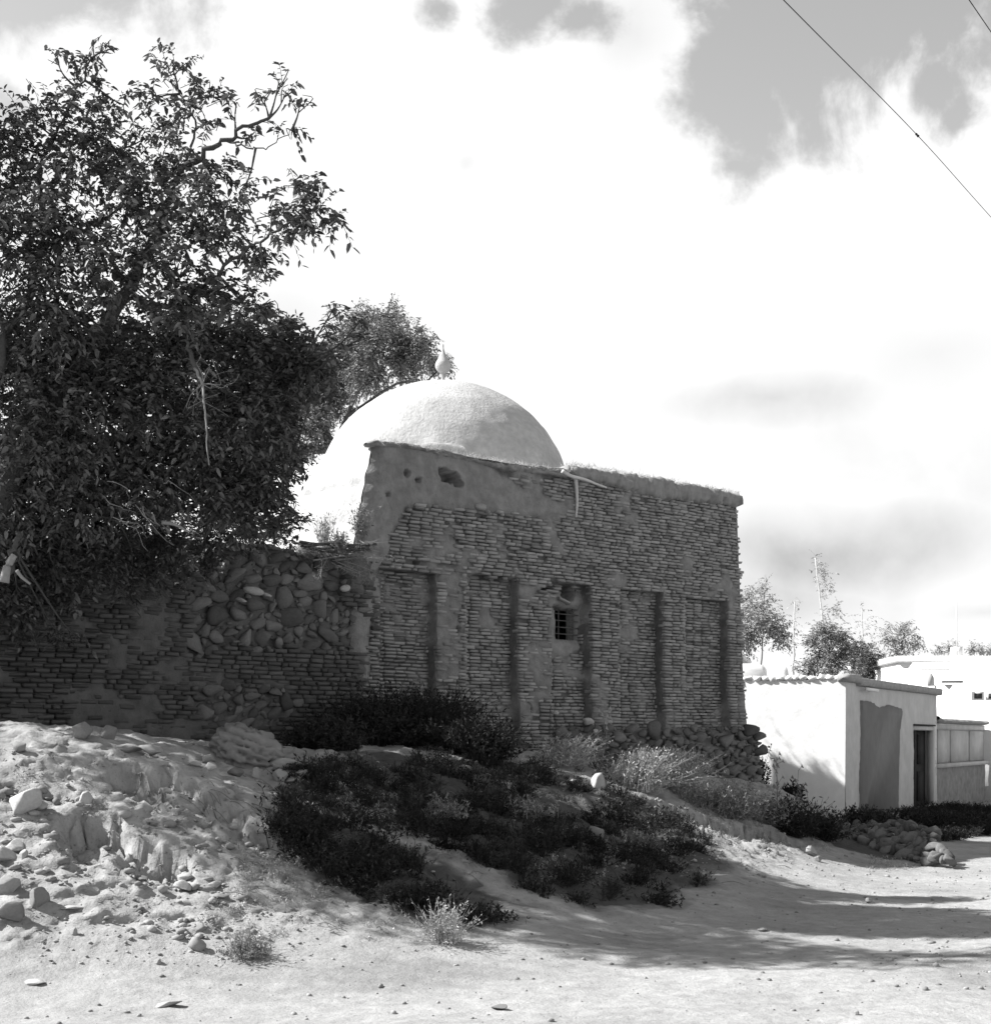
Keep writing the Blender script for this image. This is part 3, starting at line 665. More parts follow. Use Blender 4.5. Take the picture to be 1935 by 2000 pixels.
def gwall():
    A = np.arange(-9.5, .12, .03); Z = np.arange(1.0, 4.6, .03); a, z = np.meshgrid(A, Z); t = wtop(a); zz = np.minimum(z, t)
    o = wout(a, zz)-np.clip(z-t, 0, None)*2.5
    set_attr(grid('mud_face', B(a, o, zz)-BO, M_FACE, bw), wcover(a, zz)*.22-.15)  # wall mud toned down as well, for the tree's shade
    grid('back_face', B(a, -.55+0*o, zz)-BO, M_MUD, bw, flip=True)
    rs = np.random.default_rng(9); pts = []
    for poly, n, sz in ((rub1, 300, (.035, .065, .10, .135, .19)), (rub2, 45, (.04, .06, .08, .1, .12)), (rub3, 50, (.05, .07, .09, .12, .14))):
        P = np.array(poly); cnt = 0
        for tr in range(15000):
            x = rs.uniform(P[:, 0].min(), P[:, 0].max()); y = rs.uniform(P[:, 1].min(), P[:, 1].max()); rad = np.interp(tr/15000, [0, .01, .04, .15, .5, 1], [sz[4], sz[3], sz[2]*1.1, sz[1]*1.1, sz[0]*1.2, sz[0]*.8])*rs.uniform(.85, 1.15)
            if not inpoly(np.array(x), np.array(y), poly): continue
            if y > wtop(np.array(x))-.06: continue
            if all(math.hypot(x-p[0], (y-p[1])*1.15) > (rad+p[2])*.76 for p in pts): pts.append((x, y, rad)); cnt += 1
            if cnt >= n: break
    for i, (x, y, rad) in enumerate(pts):
        o = float(wout(np.array(x), np.array(y)))
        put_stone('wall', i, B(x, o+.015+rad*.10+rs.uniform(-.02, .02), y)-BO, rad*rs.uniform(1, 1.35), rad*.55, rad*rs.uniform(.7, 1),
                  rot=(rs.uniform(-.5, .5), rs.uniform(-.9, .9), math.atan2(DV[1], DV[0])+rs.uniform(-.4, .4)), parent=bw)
    a, z = FA(661, 1126, .1); put_stone('wallpale', 3, B(a, .1, z)-BO, .09, .06, .065, rot=(0, 0, .8), parent=bw)
    for px, py, w in ((483, 1132, .16), (460, 1150, .09), (505, 1140, .08)):
        a, z = FA(px, py, .16); put_stone('wallpale', px, B(a, .2, z)-BO, w, .12, w*.45, rot=(.2, .2, .8), parent=bw)
gwall()
def wkeep(a, z):
    u = RSB.uniform(0, 1, len(a)); c = wcover(a, z)
    k = (z < wtop(a)-.05) & ~((c > .75) & (u < .5)) & ~((c > .5) & (u < .25))
    for p in (rub1, rub2, rub3): k &= ~(soft(a, z, p) > .45)
    return k
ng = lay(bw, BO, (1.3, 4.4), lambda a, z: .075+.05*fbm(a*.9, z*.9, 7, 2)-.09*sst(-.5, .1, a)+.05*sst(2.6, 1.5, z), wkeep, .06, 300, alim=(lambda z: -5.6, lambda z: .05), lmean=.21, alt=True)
# thatch on the wall top near the tomb
def thatch():
    rs = RNG; n = 1500; mb = MB()
    a = rs.uniform(-1.35, -.15, n); b = B(a, rs.uniform(-.1, .2, n), wtop(a)+.02+rs.uniform(-.06, .05, n)+.12*sst(-.6, -.2, a))-BO
    d = np.stack([rs.normal(0, .5, n)+.5*DV[0], rs.normal(0, .5, n)+.4*DV[1], rs.normal(0, .3, n)-.1], -1); t = b+d*rs.uniform(.08, .22, n)[:, None]
    w = np.cross(d, rs.normal(size=(n, 3))); w = w/np.linalg.norm(w, axis=1)[:, None]*.005
    o = obj('thatch', mesh_np('thatch', np.stack([b-w, b+w, t], 1).reshape(-1, 3), [np.arange(3*n).reshape(-1, 3)], M_MIDW, tone=rs.uniform(0, 1, n)), bw); o['kind'] = 'stuff'
    for k in range(7):
        aa = rs.uniform(-1.3, -.5); p = [B(aa-.25, .1+k*.02, float(wtop(np.array(aa)))+.02+k*.015)-BO, B(aa+.1, .15, float(wtop(np.array(aa)))+k*.02)-BO, B(aa+.45, .18, float(wtop(np.array(aa+.4)))+.06+k*.015)-BO]
        m_ = MB(); m_.tube(catmull(p, 4), .018, 5); m_.build('pole', M_BARK, bw)
thatch()

# ------------------------------------------------------------------ plants
def leaf_geo(base, dirn, nrm, L, Wd, rs):
    """n folded pointed leaves -> verts (n,6,3)"""
    side = np.cross(dirn, nrm); side /= np.linalg.norm(side, axis=1)[:, None]+1e-9; up = np.cross(side, dirn)
    L = L[:, None]; w = Wd[:, None]*.5
    def P(t, s, h): return base+dirn*L*t+side*w*s+up*(h*w)-np.array([0, 0, 1.])*L*.22*t*t
    return np.stack([P(0, 0, 0), P(.33, .95, .35), P(.72, .7, .25), P(1, 0, 0), P(.72, -.7, .25), P(.33, -.95, .35)], 1)
LQ = np.array([(0, 3, 2, 1), (0, 5, 4, 3)])
def unit(v): return v/(np.linalg.norm(v, axis=-1, keepdims=True)+1e-9)
def make_leaves(clumps, leaf, rs, per=9, dens=1.0, tw=.35):
    """clumps: (x,y,z,rx,ry,rz,density) -> leaf verts, twig segments"""
    LV = []; TW = []
    for (x, y, z, rx, ry, rz, dn) in clumps:
        n = max(2, int(dn*dens*(rx*rz)*3.14/(leaf*leaf*.42*per)*1.9))
        u = unit(rs.normal(size=(n, 3)))*(rs.uniform(0, 1, (n, 1))**.45)
        c = np.array([x, y, z])+u*np.array([rx, ry, rz])
        d = unit(u*.9+rs.normal(size=(n, 3))*.55+np.array([.08, 0, .15])); ln = rs.uniform(.6, 1.2, n)*tw
        s = c-d*ln[:, None]*.5
        TW.append(np.stack([s, s+d*ln[:, None]*.5+np.array([0, 0, .02]), s+d*ln[:, None]-np.array([0, 0, .03])], 1))
        t = np.linspace(.15, 1, per)[None, :, None]; b = s[:, None]+d[:, None]*ln[:, None, None]*t; b[..., 2] += (.04*t*(1-t)*4)[..., 0]-.03*t[..., 0]**2
        sd_ = unit(np.cross(d, np.array([0, 0, 1.])+rs.normal(size=(n, 3))*.25)); sg = np.where(np.arange(per) % 2 == 0, 1, -1)[None, :, None]
        ld = unit(d[:, None]*.55+sd_[:, None]*sg*.85+rs.normal(size=(n, per, 3))*.25+np.array([0, 0, -.28]))
        nn = unit(rs.normal(size=(n, per, 3))*.45+np.array([0, 0, 1.]))
        sz = leaf*rs.uniform(.5, 1.35, (n, per))
        LV.append(leaf_geo(b.reshape(-1, 3), ld.reshape(-1, 3), nn.reshape(-1, 3), sz.ravel(), sz.ravel()*rs.uniform(.42, .62, n*per), rs))
    return np.concatenate(LV), np.concatenate(TW)
def ribbons(S, w, rs):
    """S (n,k,3) polylines -> crossed thin ribbons"""
    n, k, _ = S.shape; d = unit(S[:, -1]-S[:, 0]); sdv = unit(np.cross(d, rs.normal(size=(n, 3))))
    ww = w*np.linspace(1, .35, k)[None, :, None]
    A = S-sdv[:, None]*ww; Bv = S+sdv[:, None]*ww; V = np.stack([A, Bv], 2).reshape(-1, 3)
    I = (np.arange(n)[:, None]*2*k+np.arange(k-1)[None]*2)[..., None]+np.array([0, 1, 3, 2])
    s2 = unit(np.cross(d, sdv)); A2 = S-s2[:, None]*ww; B2 = S+s2[:, None]*ww; V2 = np.stack([A2, B2], 2).reshape(-1, 3)
    return np.concatenate([V, V2]), np.concatenate([I.reshape(-1, 4), I.reshape(-1, 4)+len(V)])
def tree(name, label, base, limbs, clumps, leaf, leafmat, nleaf_obj=0, dens=1.0, cat='tree', group=None, bark=None, rs=None, per=9, tw=.35, branch_r=.014, join=True):
    rs = rs or np.random.default_rng(3); t = thing(name, label, cat, base, group); O = np.array(base)
    bark = bark or M_BARK; mb = MB(); samples = []
    for pts, r0, r1 in limbs:
        c = catmull(pts, 6); c[1:-1] += rs.normal(0, .012+r0*.04, c[1:-1].shape); mb.tube(c-O, r1+(r0-r1)*(1-np.linspace(0, 1, len(c)))**1.7, 8); samples.append(c)
    S = np.concatenate(samples)
    if join:
        for cl in clumps:
            c = np.array(cl[:3]); k = np.argmin(((S-c)**2).sum(1)+1.5*np.maximum(0, S[:, 2]-c[2])**2); s = S[k]; d = np.linalg.norm(c-s)
            if d < .1: continue
            m1 = s+(c-s)*.5+rs.normal(0, d*.07, 3)+np.array([0, 0, -.06*d]); mb.tube(catmull([s, m1, c], 4)-O, np.linspace(branch_r*(.9+d*.15), branch_r*.3, 9), 5)
            for q in range(3):
                e = c+unit(rs.normal(size=3))*np.array(cl[3:6])*.8; mb.tube(catmull([m1+(c-m1)*rs.uniform(.2, .9), (c+e)/2+rs.normal(0, .05, 3), e], 3)-O, np.linspace(branch_r*.55, branch_r*.2, 7), 4)
    mb.build('trunk', bark, t, True)
    LV, TW = make_leaves(clumps, leaf, rs, per=per, dens=dens, tw=tw)
    V, F = ribbons(TW-O, branch_r*.28, rs); o = obj('twigs', mesh_np('twigs', V, [F], bark), t); o['kind'] = 'stuff'
    n = len(LV); tone = rs.uniform(0, 1, n)
    if nleaf_obj:
        k = np.argsort(LV[:, 0, 1]+10*(np.abs(LV[:, 0, 0]/LV[:, 0, 1]) > .335)); sel = k[:nleaf_obj]
        for i in sel:
            b = LV[i, 0]; lo = obj('leaf', mesh_np('leaf', LV[i]-b, [LQ], leafmat), t, b-O)
        keep = np.ones(n, bool); keep[sel] = False; LV = LV[keep]; tone = tone[keep]; n = len(LV)
    F = (LQ[None]+6*np.arange(n)[:, None, None]).reshape(-1, 4)
    c = obj('crown', mesh_np('crown', (LV-O).reshape(-1, 3), [F], leafmat, tone=np.repeat(tone, 2)), t)
    return t
def cl(px, py, rad, Y, dn=1.0, sx=1.0, sy=1.0, dep=.8):
    p = W(px, py, Y); r = rad*K/FPX*Y; return (p[0], p[1], p[2], r*sx, max(r*dep, .15), r*sy, dn)

def big_tree():
    rs = np.random.default_rng(21)
    def wy(px): return FA(px, 1200)[0]*DV[1]+P0[1]
    C = []
    def c(px, py, rad, Y, dn=1, **k): C.append(cl(px, py, rad, Y, dn, **k))
    # upper crown
    UP = 1.2
    for px, py, r_, Y, dn in [(180, 120, 38, 14.5, .55), (150, 175, 55, 14.5, .8), (110, 120, 22, 14.4, .6), (205, 95, 12, 14.3, .4), (230, 200, 35, 14.6, .6), (60, 230, 60, 14.5, .8), (10, 260, 60, 14.2, .7),
        (150, 280, 90, 14.4, .9), (40, 350, 90, 14.2, .8), (230, 330, 60, 14.2, .8), (330, 130, 48, 14.2, .7), (295, 190, 42, 14.2, .7), (375, 170, 40, 14.2, .65), (425, 185, 30, 14.1, .6),
        (345, 225, 42, 14.1, .7), (285, 260, 40, 14.2, .6), (395, 235, 35, 14.0, .5), (450, 215, 22, 14.0, .4), (505, 190, 26, 14.0, .45), (548, 178, 26, 13.9, .35), (525, 240, 26, 13.9, .5),
        (480, 262, 24, 13.9, .4), (575, 195, 18, 13.9, .3), (535, 150, 20, 14, .15), (560, 250, 20, 13.9, .2), (330, 310, 55, 14.0, .8), (400, 330, 38, 13.8, .6), (270, 390, 80, 13.8, .9), (430, 345, 35, 13.7, .7), (470, 355, 28, 13.7, .5),
        (120, 430, 100, 13.9, .95), (20, 480, 100, 13.8, .9), (380, 400, 60, 13.5, .95), (450, 400, 34, 13.4, .7), (330, 480, 75, 13.5, .85), (430, 465, 45, 13.4, 1.0), (490, 480, 40, 13.3, .9),
        (520, 405, 34, 13.2, .6), (570, 360, 34, 13.1, .65), (600, 400, 40, 13.0, .9), (570, 435, 42, 13.0, .85), (630, 425, 30, 13.0, .8), (620, 365, 24, 13, .5), (530, 455, 25, 13, .5), (500, 520, 25, 13.2, .6),
        (220, 520, 90, 13.6, 1.0), (90, 590, 110, 13.8, 1.0), (350, 570, 70, 13.6, 1.1), (420, 560, 45, 13.5, .9), (470, 575, 35, 13.5, .9), (510, 600, 30, 13.5, .8)]:
        c(px, py, r_, Y, dn*(.72 if py < 260 else 1.0+(UP-1)*(px < 400) if py < 450 else 1.1))
    # dense middle
    for px, py, r_ in [(40, 700, 120), (180, 680, 100), (300, 660, 90), (400, 650, 80), (490, 660, 70), (560, 660, 55), (590, 710, 55), (520, 720, 70), (100, 820, 120), (240, 780, 100), (360, 770, 100),
                       (460, 790, 90), (520, 780, 50), (20, 930, 120), (150, 930, 110), (280, 900, 110), (400, 900, 100), (500, 880, 70), (530, 850, 35), (505, 940, 42), (455, 960, 68), (535, 1005, 28), (560, 985, 14)]:
        Y = 14.2+.9*(px/600)+(.6 if py > 850 else 0); c(px, py, r_, Y, 1.35, dep=1.0); c(px+20, py+10, r_, Y+1.3, 1.0, dep=.8)
    for px, py, dn in [(635, 625, .5), (640, 590, .3), (690, 615, .5), (690, 650, .5), (670, 680, .4), (640, 680, .6), (630, 735, .5), (600, 780, .5)]: c(px, py, 18, 14.2, dn)
    # low hanging skirt in front of the wall
    for px, py, r_, dn in [(60, 1040, 90, 1.2), (180, 1040, 90, 1.4), (300, 1030, 80, 1.4), (400, 1020, 70, 1.2), (480, 1020, 50, 1.0), (520, 1020, 28, .8), (250, 1110, 50, 1.1), (330, 1100, 40, .9), (130, 1120, 60, 1.2),
                           (30, 1150, 60, 1.0), (50, 1200, 35, .9), (110, 1220, 28, .7), (150, 1225, 18, .5), (390, 1080, 35, .7), (10, 1100, 60, 1)]:
        Y = wy(px)-rs.uniform(.5, 1.0); c(px, py, r_, Y, dn, dep=.7)
    # the part of the crown outside the frame on the left
    for p in [(-5.5, 12.2, 7.4, .7), (-5.6, 12.6, 6.2, .9), (-6.6, 12.6, 7.2, 1.0), (-7.6, 13.4, 6.2, 1.3), (-7.0, 14.6, 7.6, 1.2), (-6.2, 14.6, 9.0, .9), (-8.2, 15.4, 5.4, 1.4), (-7.2, 16.5, 6.8, 1.3), (-8, 14, 8, 1), (-6, 16.2, 5, 1.2),
              (-5.3, 12.3, 8.0, .6)]:
        C.append((p[0], p[1], p[2], p[3], p[3], p[3]*.8, 1.0 if p[3] > .8 else .7))
    base = (-6.7, 14.9, H(-6.7, 14.9)-.1)
    w = lambda px, py, Y: W(px, py, Y)
    T0 = np.array([-6.7, 14.9, base[2]]); T1 = np.array([-6.45, 14.8, 2.6]); T2 = np.array([-6.1, 14.75, 3.6])
    limbs = [([T0, T1, T2, w(-40, 1000, 14.7), w(40, 880, 14.6), w(110, 760, 14.5), w(165, 680, 14.4), w(240, 560, 14.3), w(300, 445, 14.1), w(345, 335, 14.0), w(405, 285, 13.9), w(460, 250, 13.9), w(515, 226, 13.9)], .24, .018),
             ([T1, w(-60, 900, 15.2), w(-20, 700, 15), w(60, 560, 14.6), w(82, 450, 14.5), w(75, 330, 14.5), w(120, 230, 14.5), w(175, 110, 14.4)], .16, .012),
             ([T2, w(0, 700, 13.9), w(-30, 520, 13.9), w(-10, 350, 14.0)], .12, .015),
             ([T2, w(-200, 800, 14.5), w(-300, 600, 14.2)], .12, .03),
             ([T2, w(-150, 800, 14.2), w(-260, 680, 13.8), w(-330, 560, 13.5)], .12, .02),
             ([w(290, 465, 14.1), w(255, 410, 14.0), w(220, 350, 14.1), w(190, 260, 14.3)], .04, .012),
             ([w(240, 560, 14.3), w(330, 590, 13.9), w(390, 545, 13.6), w(470, 480, 13.3), (w(520, 450, 13.1)), w(600, 400, 13.0)], .055, .012),
             ([w(345, 335, 14.0), w(365, 280, 14), w(375, 230, 14.1), w(340, 170, 14.2)], .03, .01),
             ([w(430, 268, 13.9), w(480, 285, 13.8), w(520, 275, 13.8), w(560, 245, 13.8)], .016, .005),
             ([w(110, 760, 14.5), w(230, 720, 14.9), w(380, 680, 15.1), w(520, 650, 14.9), w(590, 700, 14.9)], .08, .015),
             ([w(40, 880, 14.6), w(200, 880, 15.2), w(380, 860, 15.6), w(540, 900, 15.9)], .08, .015),
             ([T2, w(0, 1095, 14.4), w(20, 1060, 14.3), w(35, 1020, 14.2)], .07, .035),
             ([T2, w(60, 1030, 15.3), w(250, 980, 16), w(430, 960, 16.6)], .05, .012),
             ([w(355, 650, 13.5), w(372, 700, 13.45), w(388, 735, 13.4)], .02, .035),
             ([w(130, 700, 14.4), w(125, 640, 14.5), w(110, 560, 14.5)], .05, .02),
             ([T2, np.array([-6.5, 13.7, 5.0]), np.array([-6.4, 13.0, 6.5]), np.array([-5.9, 12.5, 7.8])], .1, .02),
             ([T2, np.array([-7.0, 14.9, 5.5]), np.array([-6.9, 14.8, 7.5]), np.array([-6.5, 14.6, 8.8])], .1, .02)]
    limbs = [(p, a*.62 if i else a, b*.8) for i, (p, a, b) in enumerate(limbs)]
    t = tree('walnut_tree', 'large dark broad leaved tree leaning over the garden wall at left', base, limbs, C, .070, M_LEAF, 300, dens=1.75, rs=rs, tw=.26)
    # bare pale twigs hanging in front of the crown
    O = np.array(base)
    def dead(pts, r0, r1, sides=6, n=4, kink=0.0):
        c_ = catmull(pts, n); c_[1:-1] += rs.normal(0, kink, c_[1:-1].shape); mb = MB(); mb.tube(c_-O, np.linspace(r0, r1, len(c_)), sides); return mb.build('dead_branch', M_TWIG, t, True)
    s0 = w(388, 735, 13.3); mb = MB()
    for k in range(9):
        q = s0; dr = unit(np.array([rs.normal(0, 1), 0, rs.normal(-.2, .8)])); pl = [q]
        for _ in range(5): dr = unit(dr+rs.normal(0, .75, 3)*[1, .5, 1]); q = q+dr*rs.uniform(.05, .13); pl.append(q)
        mb.tube(catmull(pl, 3)-O, np.linspace(.004, .0012, 16), 4)
        for m_ in (2, 3): mb.tube([pl[m_]-O, pl[m_]-O+rs.normal(0, .06, 3)], .0015, 3)
    mb.build('twig_spray', M_TWIG, t)['kind'] = 'stuff'
    dead([w(372, 705, 13.4), w(388, 735, 13.3), w(392, 790, 13.2), w(394, 830, 13.2), w(400, 890, 13.2)], .014, .004, kink=.008)
    dead([w(312, 1000, 14.3), w(335, 1004, 14.2), w(360, 1018, 14.2)], .022, .01)
    dead([w(8, 1115, 14.0), w(14, 1085, 14), w(28, 1062, 14)], .05, .03, 8)
    dead([w(32, 1092, 13.9), w(42, 1105, 13.9), w(58, 1118, 13.9)], .02, .012)
    for k in range(8):
        a0 = w(rs.uniform(150, 330), rs.uniform(900, 1000), 13.9); e = a0+np.array([rs.uniform(.1, .35), 0, -rs.uniform(.1, .4)]); dead([a0, (a0+e)/2+rs.normal(0, .05, 3), e], .005, .0015, 4, 3, .012)
big_tree()
def mid_tree():
    rs = np.random.default_rng(5); Y = 34
    C = [cl(px, py, r_, Y+rs.uniform(-1.5, 1.5), dn, dep=.9) for px, py, r_, dn in [(752, 585, 16, .4), (700, 610, 32, .7), (745, 620, 35, .8), (665, 640, 40, .8), (780, 650, 38, .9), (815, 665, 25, .8), (850, 703, 17, 1.3), (720, 665, 50, .9),
         (775, 695, 42, 1), (830, 700, 24, .8), (650, 700, 50, .9), (700, 725, 45, .9), (600, 690, 40, .7), (590, 745, 50, .9), (640, 765, 45, .9), (550, 790, 50, .9), (600, 820, 42, 1), (530, 850, 50, 1), (570, 870, 30, 1), (500, 740, 40, .8), (480, 820, 60, 1), (640, 600, 14, .3)]]
    z = H(-3, 34); base = (W(640, 1200, 34)[0], 34, z)
    w = lambda px, py: W(px, py, Y)
    limbs = [([np.array(base), w(640, 1000), w(640, 860), w(690, 740), w(740, 640)], .16, .02), ([w(640, 860), w(600, 780), w(590, 700)], .15, .03), ([w(660, 800), w(760, 735), w(815, 730), w(840, 700)], .045, .02), ([w(640, 860), w(560, 850), w(500, 760)], .15, .03)]
    tree('leafy_tree', 'lighter grey leafy tree standing behind the dome', base, limbs, C, .075, M_LEAF2, 0, dens=3, rs=rs, branch_r=.02, per=8, tw=.4)
mid_tree()

# shrubs made of curved stems with small leaves
def shrub_geo(w, h, nst, leafn, leafl, rs, spread=.55, wid=.004, curl=.3, flop=0.0):
    base = np.stack([rs.normal(0, w*.16, nst), rs.normal(0, w*.16, nst), np.zeros(nst)-.03], -1)
    th = rs.uniform(0, 2*np.pi, nst); tilt = np.minimum(np.abs(rs.normal(0, spread, nst)), 1.2); ln = h*rs.uniform(.45, 1.1, nst)/np.maximum(np.cos(tilt), .75)
    d = np.stack([np.cos(th)*np.sin(tilt), np.sin(th)*np.sin(tilt), np.cos(tilt)], -1)
    k = 5; t = np.linspace(0, 1, k)[None, :, None]
    droop = rs.uniform(0, curl, nst)[:, None, None]
    S = base[:, None]+d[:, None]*ln[:, None, None]*t+np.array([flop, 0, 0])*ln[:, None, None]*t*t-np.array([0, 0, 1.])*droop*ln[:, None, None]*t*t*.6+rs.normal(0, .012*h/.3, (nst, k, 3))*t
    V, F = ribbons(S, wid, rs)
    if leafn:
        tt = rs.uniform(.25, 1, (nst, leafn)); f = tt*(k-1); i = np.minimum(f.astype(int), k-2); fr = (f-i)[..., None]
        idx = np.arange(nst)[:, None]; b = S[idx, i]*(1-fr)+S[idx, i+1]*fr; b = b.reshape(-1, 3); n = len(b)
        ld = unit(rs.normal(size=(n, 3))+np.repeat(d, leafn, 0)*.8); sz = leafl*rs.uniform(.6, 1.3, n); sd_ = unit(np.cross(ld, rs.normal(size=(n, 3))))*sz[:, None]*.16
        LVv = np.stack([b, b+ld*sz[:, None]*.5+sd_, b+ld*sz[:, None], b+ld*sz[:, None]*.5-sd_], 1).reshape(-1, 3); LF = np.arange(4*n).reshape(-1, 4)+len(V)
        V = np.concatenate([V, LVv]); F = np.concatenate([F, LF])
    V[:, 2] = np.maximum(V[:, 2], -.05)
    return V, F
def shrub(px, py, wpx, hpx, m, label, nst=110, leafn=9, leafl=.022, Yb=None, spread=.6, name='shrub', cat='shrub', flop=0., seed=None, wid=None, group=None):
    p = G(px, py) if Yb is None else W(px, py, Yb)
    if Yb is not None: p[2] = H(p[0], p[1])
    s = K/FPX*p[1]; rs = np.random.default_rng(seed or int(px*7+py))
    V, F = shrub_geo(wpx*s, hpx*s, nst, leafn, leafl, rs, spread, wid or .0022*p[1]/12, flop=flop)
    o = obj(name, mesh_np(name, V, [F], m, tone=np.repeat(rs.uniform(0, 1, (len(F)+2)//3), 3)[:len(F)]), None, p)
    return tag(o, label, cat, group)
shrub(852, 1808, 75, 95, M_STRAW, 'pale dry spiky bush standing alone at the foot of the shaded bank', 150, 10, .03, spread=.55)
shrub(475, 1828, 110, 52, M_MIDW, 'low dark scrubby bush on the bare lower slope at left', 170, 14, .025, spread=.85)
shrub(1215, 1512, 130, 85, M_STRAW, 'feathery pale grass clump right of the white boulder under the plinth', 460, 9, .045, flop=.3)
shrub(1290, 1512, 110, 82, M_STRAW, 'feathery pale bush against the stone plinth of the shrine', 420, 10, .045, flop=.2)
shrub(1390, 1566, 140, 75, M_MIDW, 'wide grey bush at the corner where the terrace falls to the road', 300, 12, .05, spread=.8)
shrub(1465, 1578, 110, 62, M_MIDW, 'grey bush just right of the shrine corner near the white wall', 240, 12, .05, spread=.75)
shrub(1330, 1535, 90, 50, M_STRAW, 'small pale bush between the two larger ones below the plinth', 160, 9, .04)
shrub(1015, 1425, 130, 80, M_STRAW, 'pale leaning grass clump at the shrine wall left of the window bay', 240, 9, .05, flop=.5)
shrub(1075, 1462, 120, 62, M_STRAW, 'pale matted grass clump on the terrace left of the white boulder', 240, 9, .05, flop=.5)
shrub(1150, 1478, 60, 40, M_MIDW, 'small grey tuft directly behind the white boulder', 120, 8, .04)
shrub(945, 1410, 130, 75, M_WEED, 'dark bush against the shrine wall below the second bay', 320, 12, .05)
for i, (px, py, w_, h_, lb) in enumerate([(620, 1432, 150, 60, 'dark low bush where garden wall meets the shade, behind the big boulder'), (700, 1425, 170, 95, 'dark bush at the foot of the shrine below its plastered corner'),
        (775, 1425, 190, 118, 'tallest black bush in the shade under the first recessed bay'), (850, 1428, 170, 105, 'black bush under the pilaster between first and second bay'),
        (915, 1450, 150, 80, 'black bush spreading down the terrace from the second bay')]):
    shrub(px, py, w_, h_, M_WEED, lb, 520, 16, .06, spread=.8, wid=.006)
for i, (px, py, w_, h_, lb) in enumerate([(620, 1650, 150, 80, 'dark bush on the shaded bank just right of the sunlit mound'), (700, 1640, 150, 70, 'dark bush left of the sunlit ridge path on the bank'),
        (830, 1560, 150, 65, 'twiggy grey bush in the middle of the shaded bank'), (1080, 1690, 120, 55, 'dark bush low on the shaded bank right of the ridge'), (560, 1600, 90, 60, 'dark bush hanging over the right edge of the sunlit mound'),
        (1000, 1560, 150, 60, 'dark bush on the bank left of the pale cobble'), (1260, 1730, 90, 40, 'small dark bush at the bottom edge of the bank near the road'), (930, 1760, 110, 50, 'dark low bush right of the pale spiky bush'),
        (1230, 1640, 120, 50, 'dark bush on the right part of the shaded bank')]):
    shrub(px, py, w_, h_*.72, M_MIDW if i in (2, 5) else M_WEED, lb, 95, 10, .04, spread=.95)
for px, py, w_, h_, lb in [(1515, 1600, 90, 80, 'dark weedy bush close to the white wall of the house'), (1570, 1606, 90, 60, 'dark bush left of the stone heap'), (1640, 1590, 70, 50, 'dark weed clump at the foot of the house corner'),
                           (1690, 1588, 80, 38, 'dark weed clump under the dark plaster patch'), (1745, 1585, 70, 40, 'dark weed clump left of the door step'), (1820, 1590, 120, 40, 'dark weeds along the foot of the panelled wall'), (1880, 1585, 100, 35, 'dark weeds at the right end of the panelled wall')]:
    shrub(px, py, w_, h_, M_WEED, lb, 260, 12, .06, spread=.75, wid=.005)
def added_gap_weeds():  # mostly hidden weeds, added to throw leafy shade on the house wall
    for X_, Y_, w_, h_, n_, lb in [(4.45, 28.5, .9, 1.75, 90, 'tall weeds added in the gap between shrine and white house, nearest the shrine'), (5.0, 28.3, .7, 1.25, 80, 'tall weeds added beside the white wall of the house, shorter clump'), (5.6, 27.8, .7, .75, 90, 'low weed clump added beside the white wall')]:
        V, F = shrub_geo(w_, h_, n_, 26, .09, np.random.default_rng(int(X_*10)), .22, .006); p = np.array([X_, Y_, H(X_, Y_)])
        tag(obj('added_weed_clump', mesh_np('added_weed_clump', V, [F], M_WEED), None, p), lb, 'weeds')
added_gap_weeds()
def added_roof_weeds():  # unseen weeds added on the roof to make its shadow edge leafy
    rs = np.random.default_rng(9); Vs, Fs, n0 = [], [], 0
    for k in range(26):
        V, F = shrub_geo(.3, rs.uniform(.15, .5), 26, 10, .06, rs, .35, .004); p = B(7.55+rs.uniform(-.1, .1), -rs.uniform(2.2, 5.6), 4.15+EYE)-TO; Vs.append(V+p); Fs.append(F+n0); n0 += len(V)
    o = obj('added_roof_weeds', mesh_np('added_roof_weeds', np.concatenate(Vs), [np.concatenate(Fs)], M_MIDW), tomb); o['kind'] = 'stuff'
added_roof_weeds()
def wall_weeds():
    for px, py, w_, h_, Y, m, lb in [(690, 1030, 34, 75, 19.55, M_MIDW, 'grey weeds climbing the plastered corner of the shrine above the wall top'), (622, 1052, 26, 80, 19.6, M_STRAW, 'thin pale weeds standing on the wall top left of the shrine corner'), (650, 1055, 30, 45, 19.3, M_MIDW, 'small grey weed tuft on the wall top by the thatch')]:
        p = W(px, py, Y); s = K/FPX*Y; V, F = shrub_geo(w_*s, h_*s, 60, 9, .05, np.random.default_rng(px), .25, .003)
        tag(obj('wall_weed', mesh_np('wall_weed', V, [F], m, tone=np.random.default_rng(1).uniform(0, 1, len(F))), None, p), lb, 'weeds')
wall_weeds()
def stalks():
    for px, py, h_, lb in [(1150, 1460, 95, 'single tall thin stalk rising in front of the shrine wall'), (1488, 1560, 110, 'tall thin leafy weed casting a shadow on the white wall'), (1530, 1570, 95, 'second tall weed beside the white wall')]:
        p = G(px, py); s = K/FPX*p[1]; rs = np.random.default_rng(px); mb = MB()
        top = p+np.array([.06 if px < 1200 else -.02, 0, h_*s]); mb.tube(catmull([p-[0, 0, .05], (p+top)/2+rs.normal(0, .02, 3), top], 5)-p, np.linspace(.007, .003, 11), 4)
        for k in range(16):
            q = p+(top-p)*rs.uniform(.3, 1); e = q+rs.normal(0, .06, 3)+[0, 0, .05]; mb.tube([q-p, e-p], .004, 4)
            mb.add([e-p, e-p+[.05, .01, -.02], e-p+[.02, .03, .05]], [(0, 1, 2)])
        o = mb.build('tall_weed', M_STRAW if px < 1200 else M_MIDW); o.location = p; tag(o, lb, 'weed')
stalks()
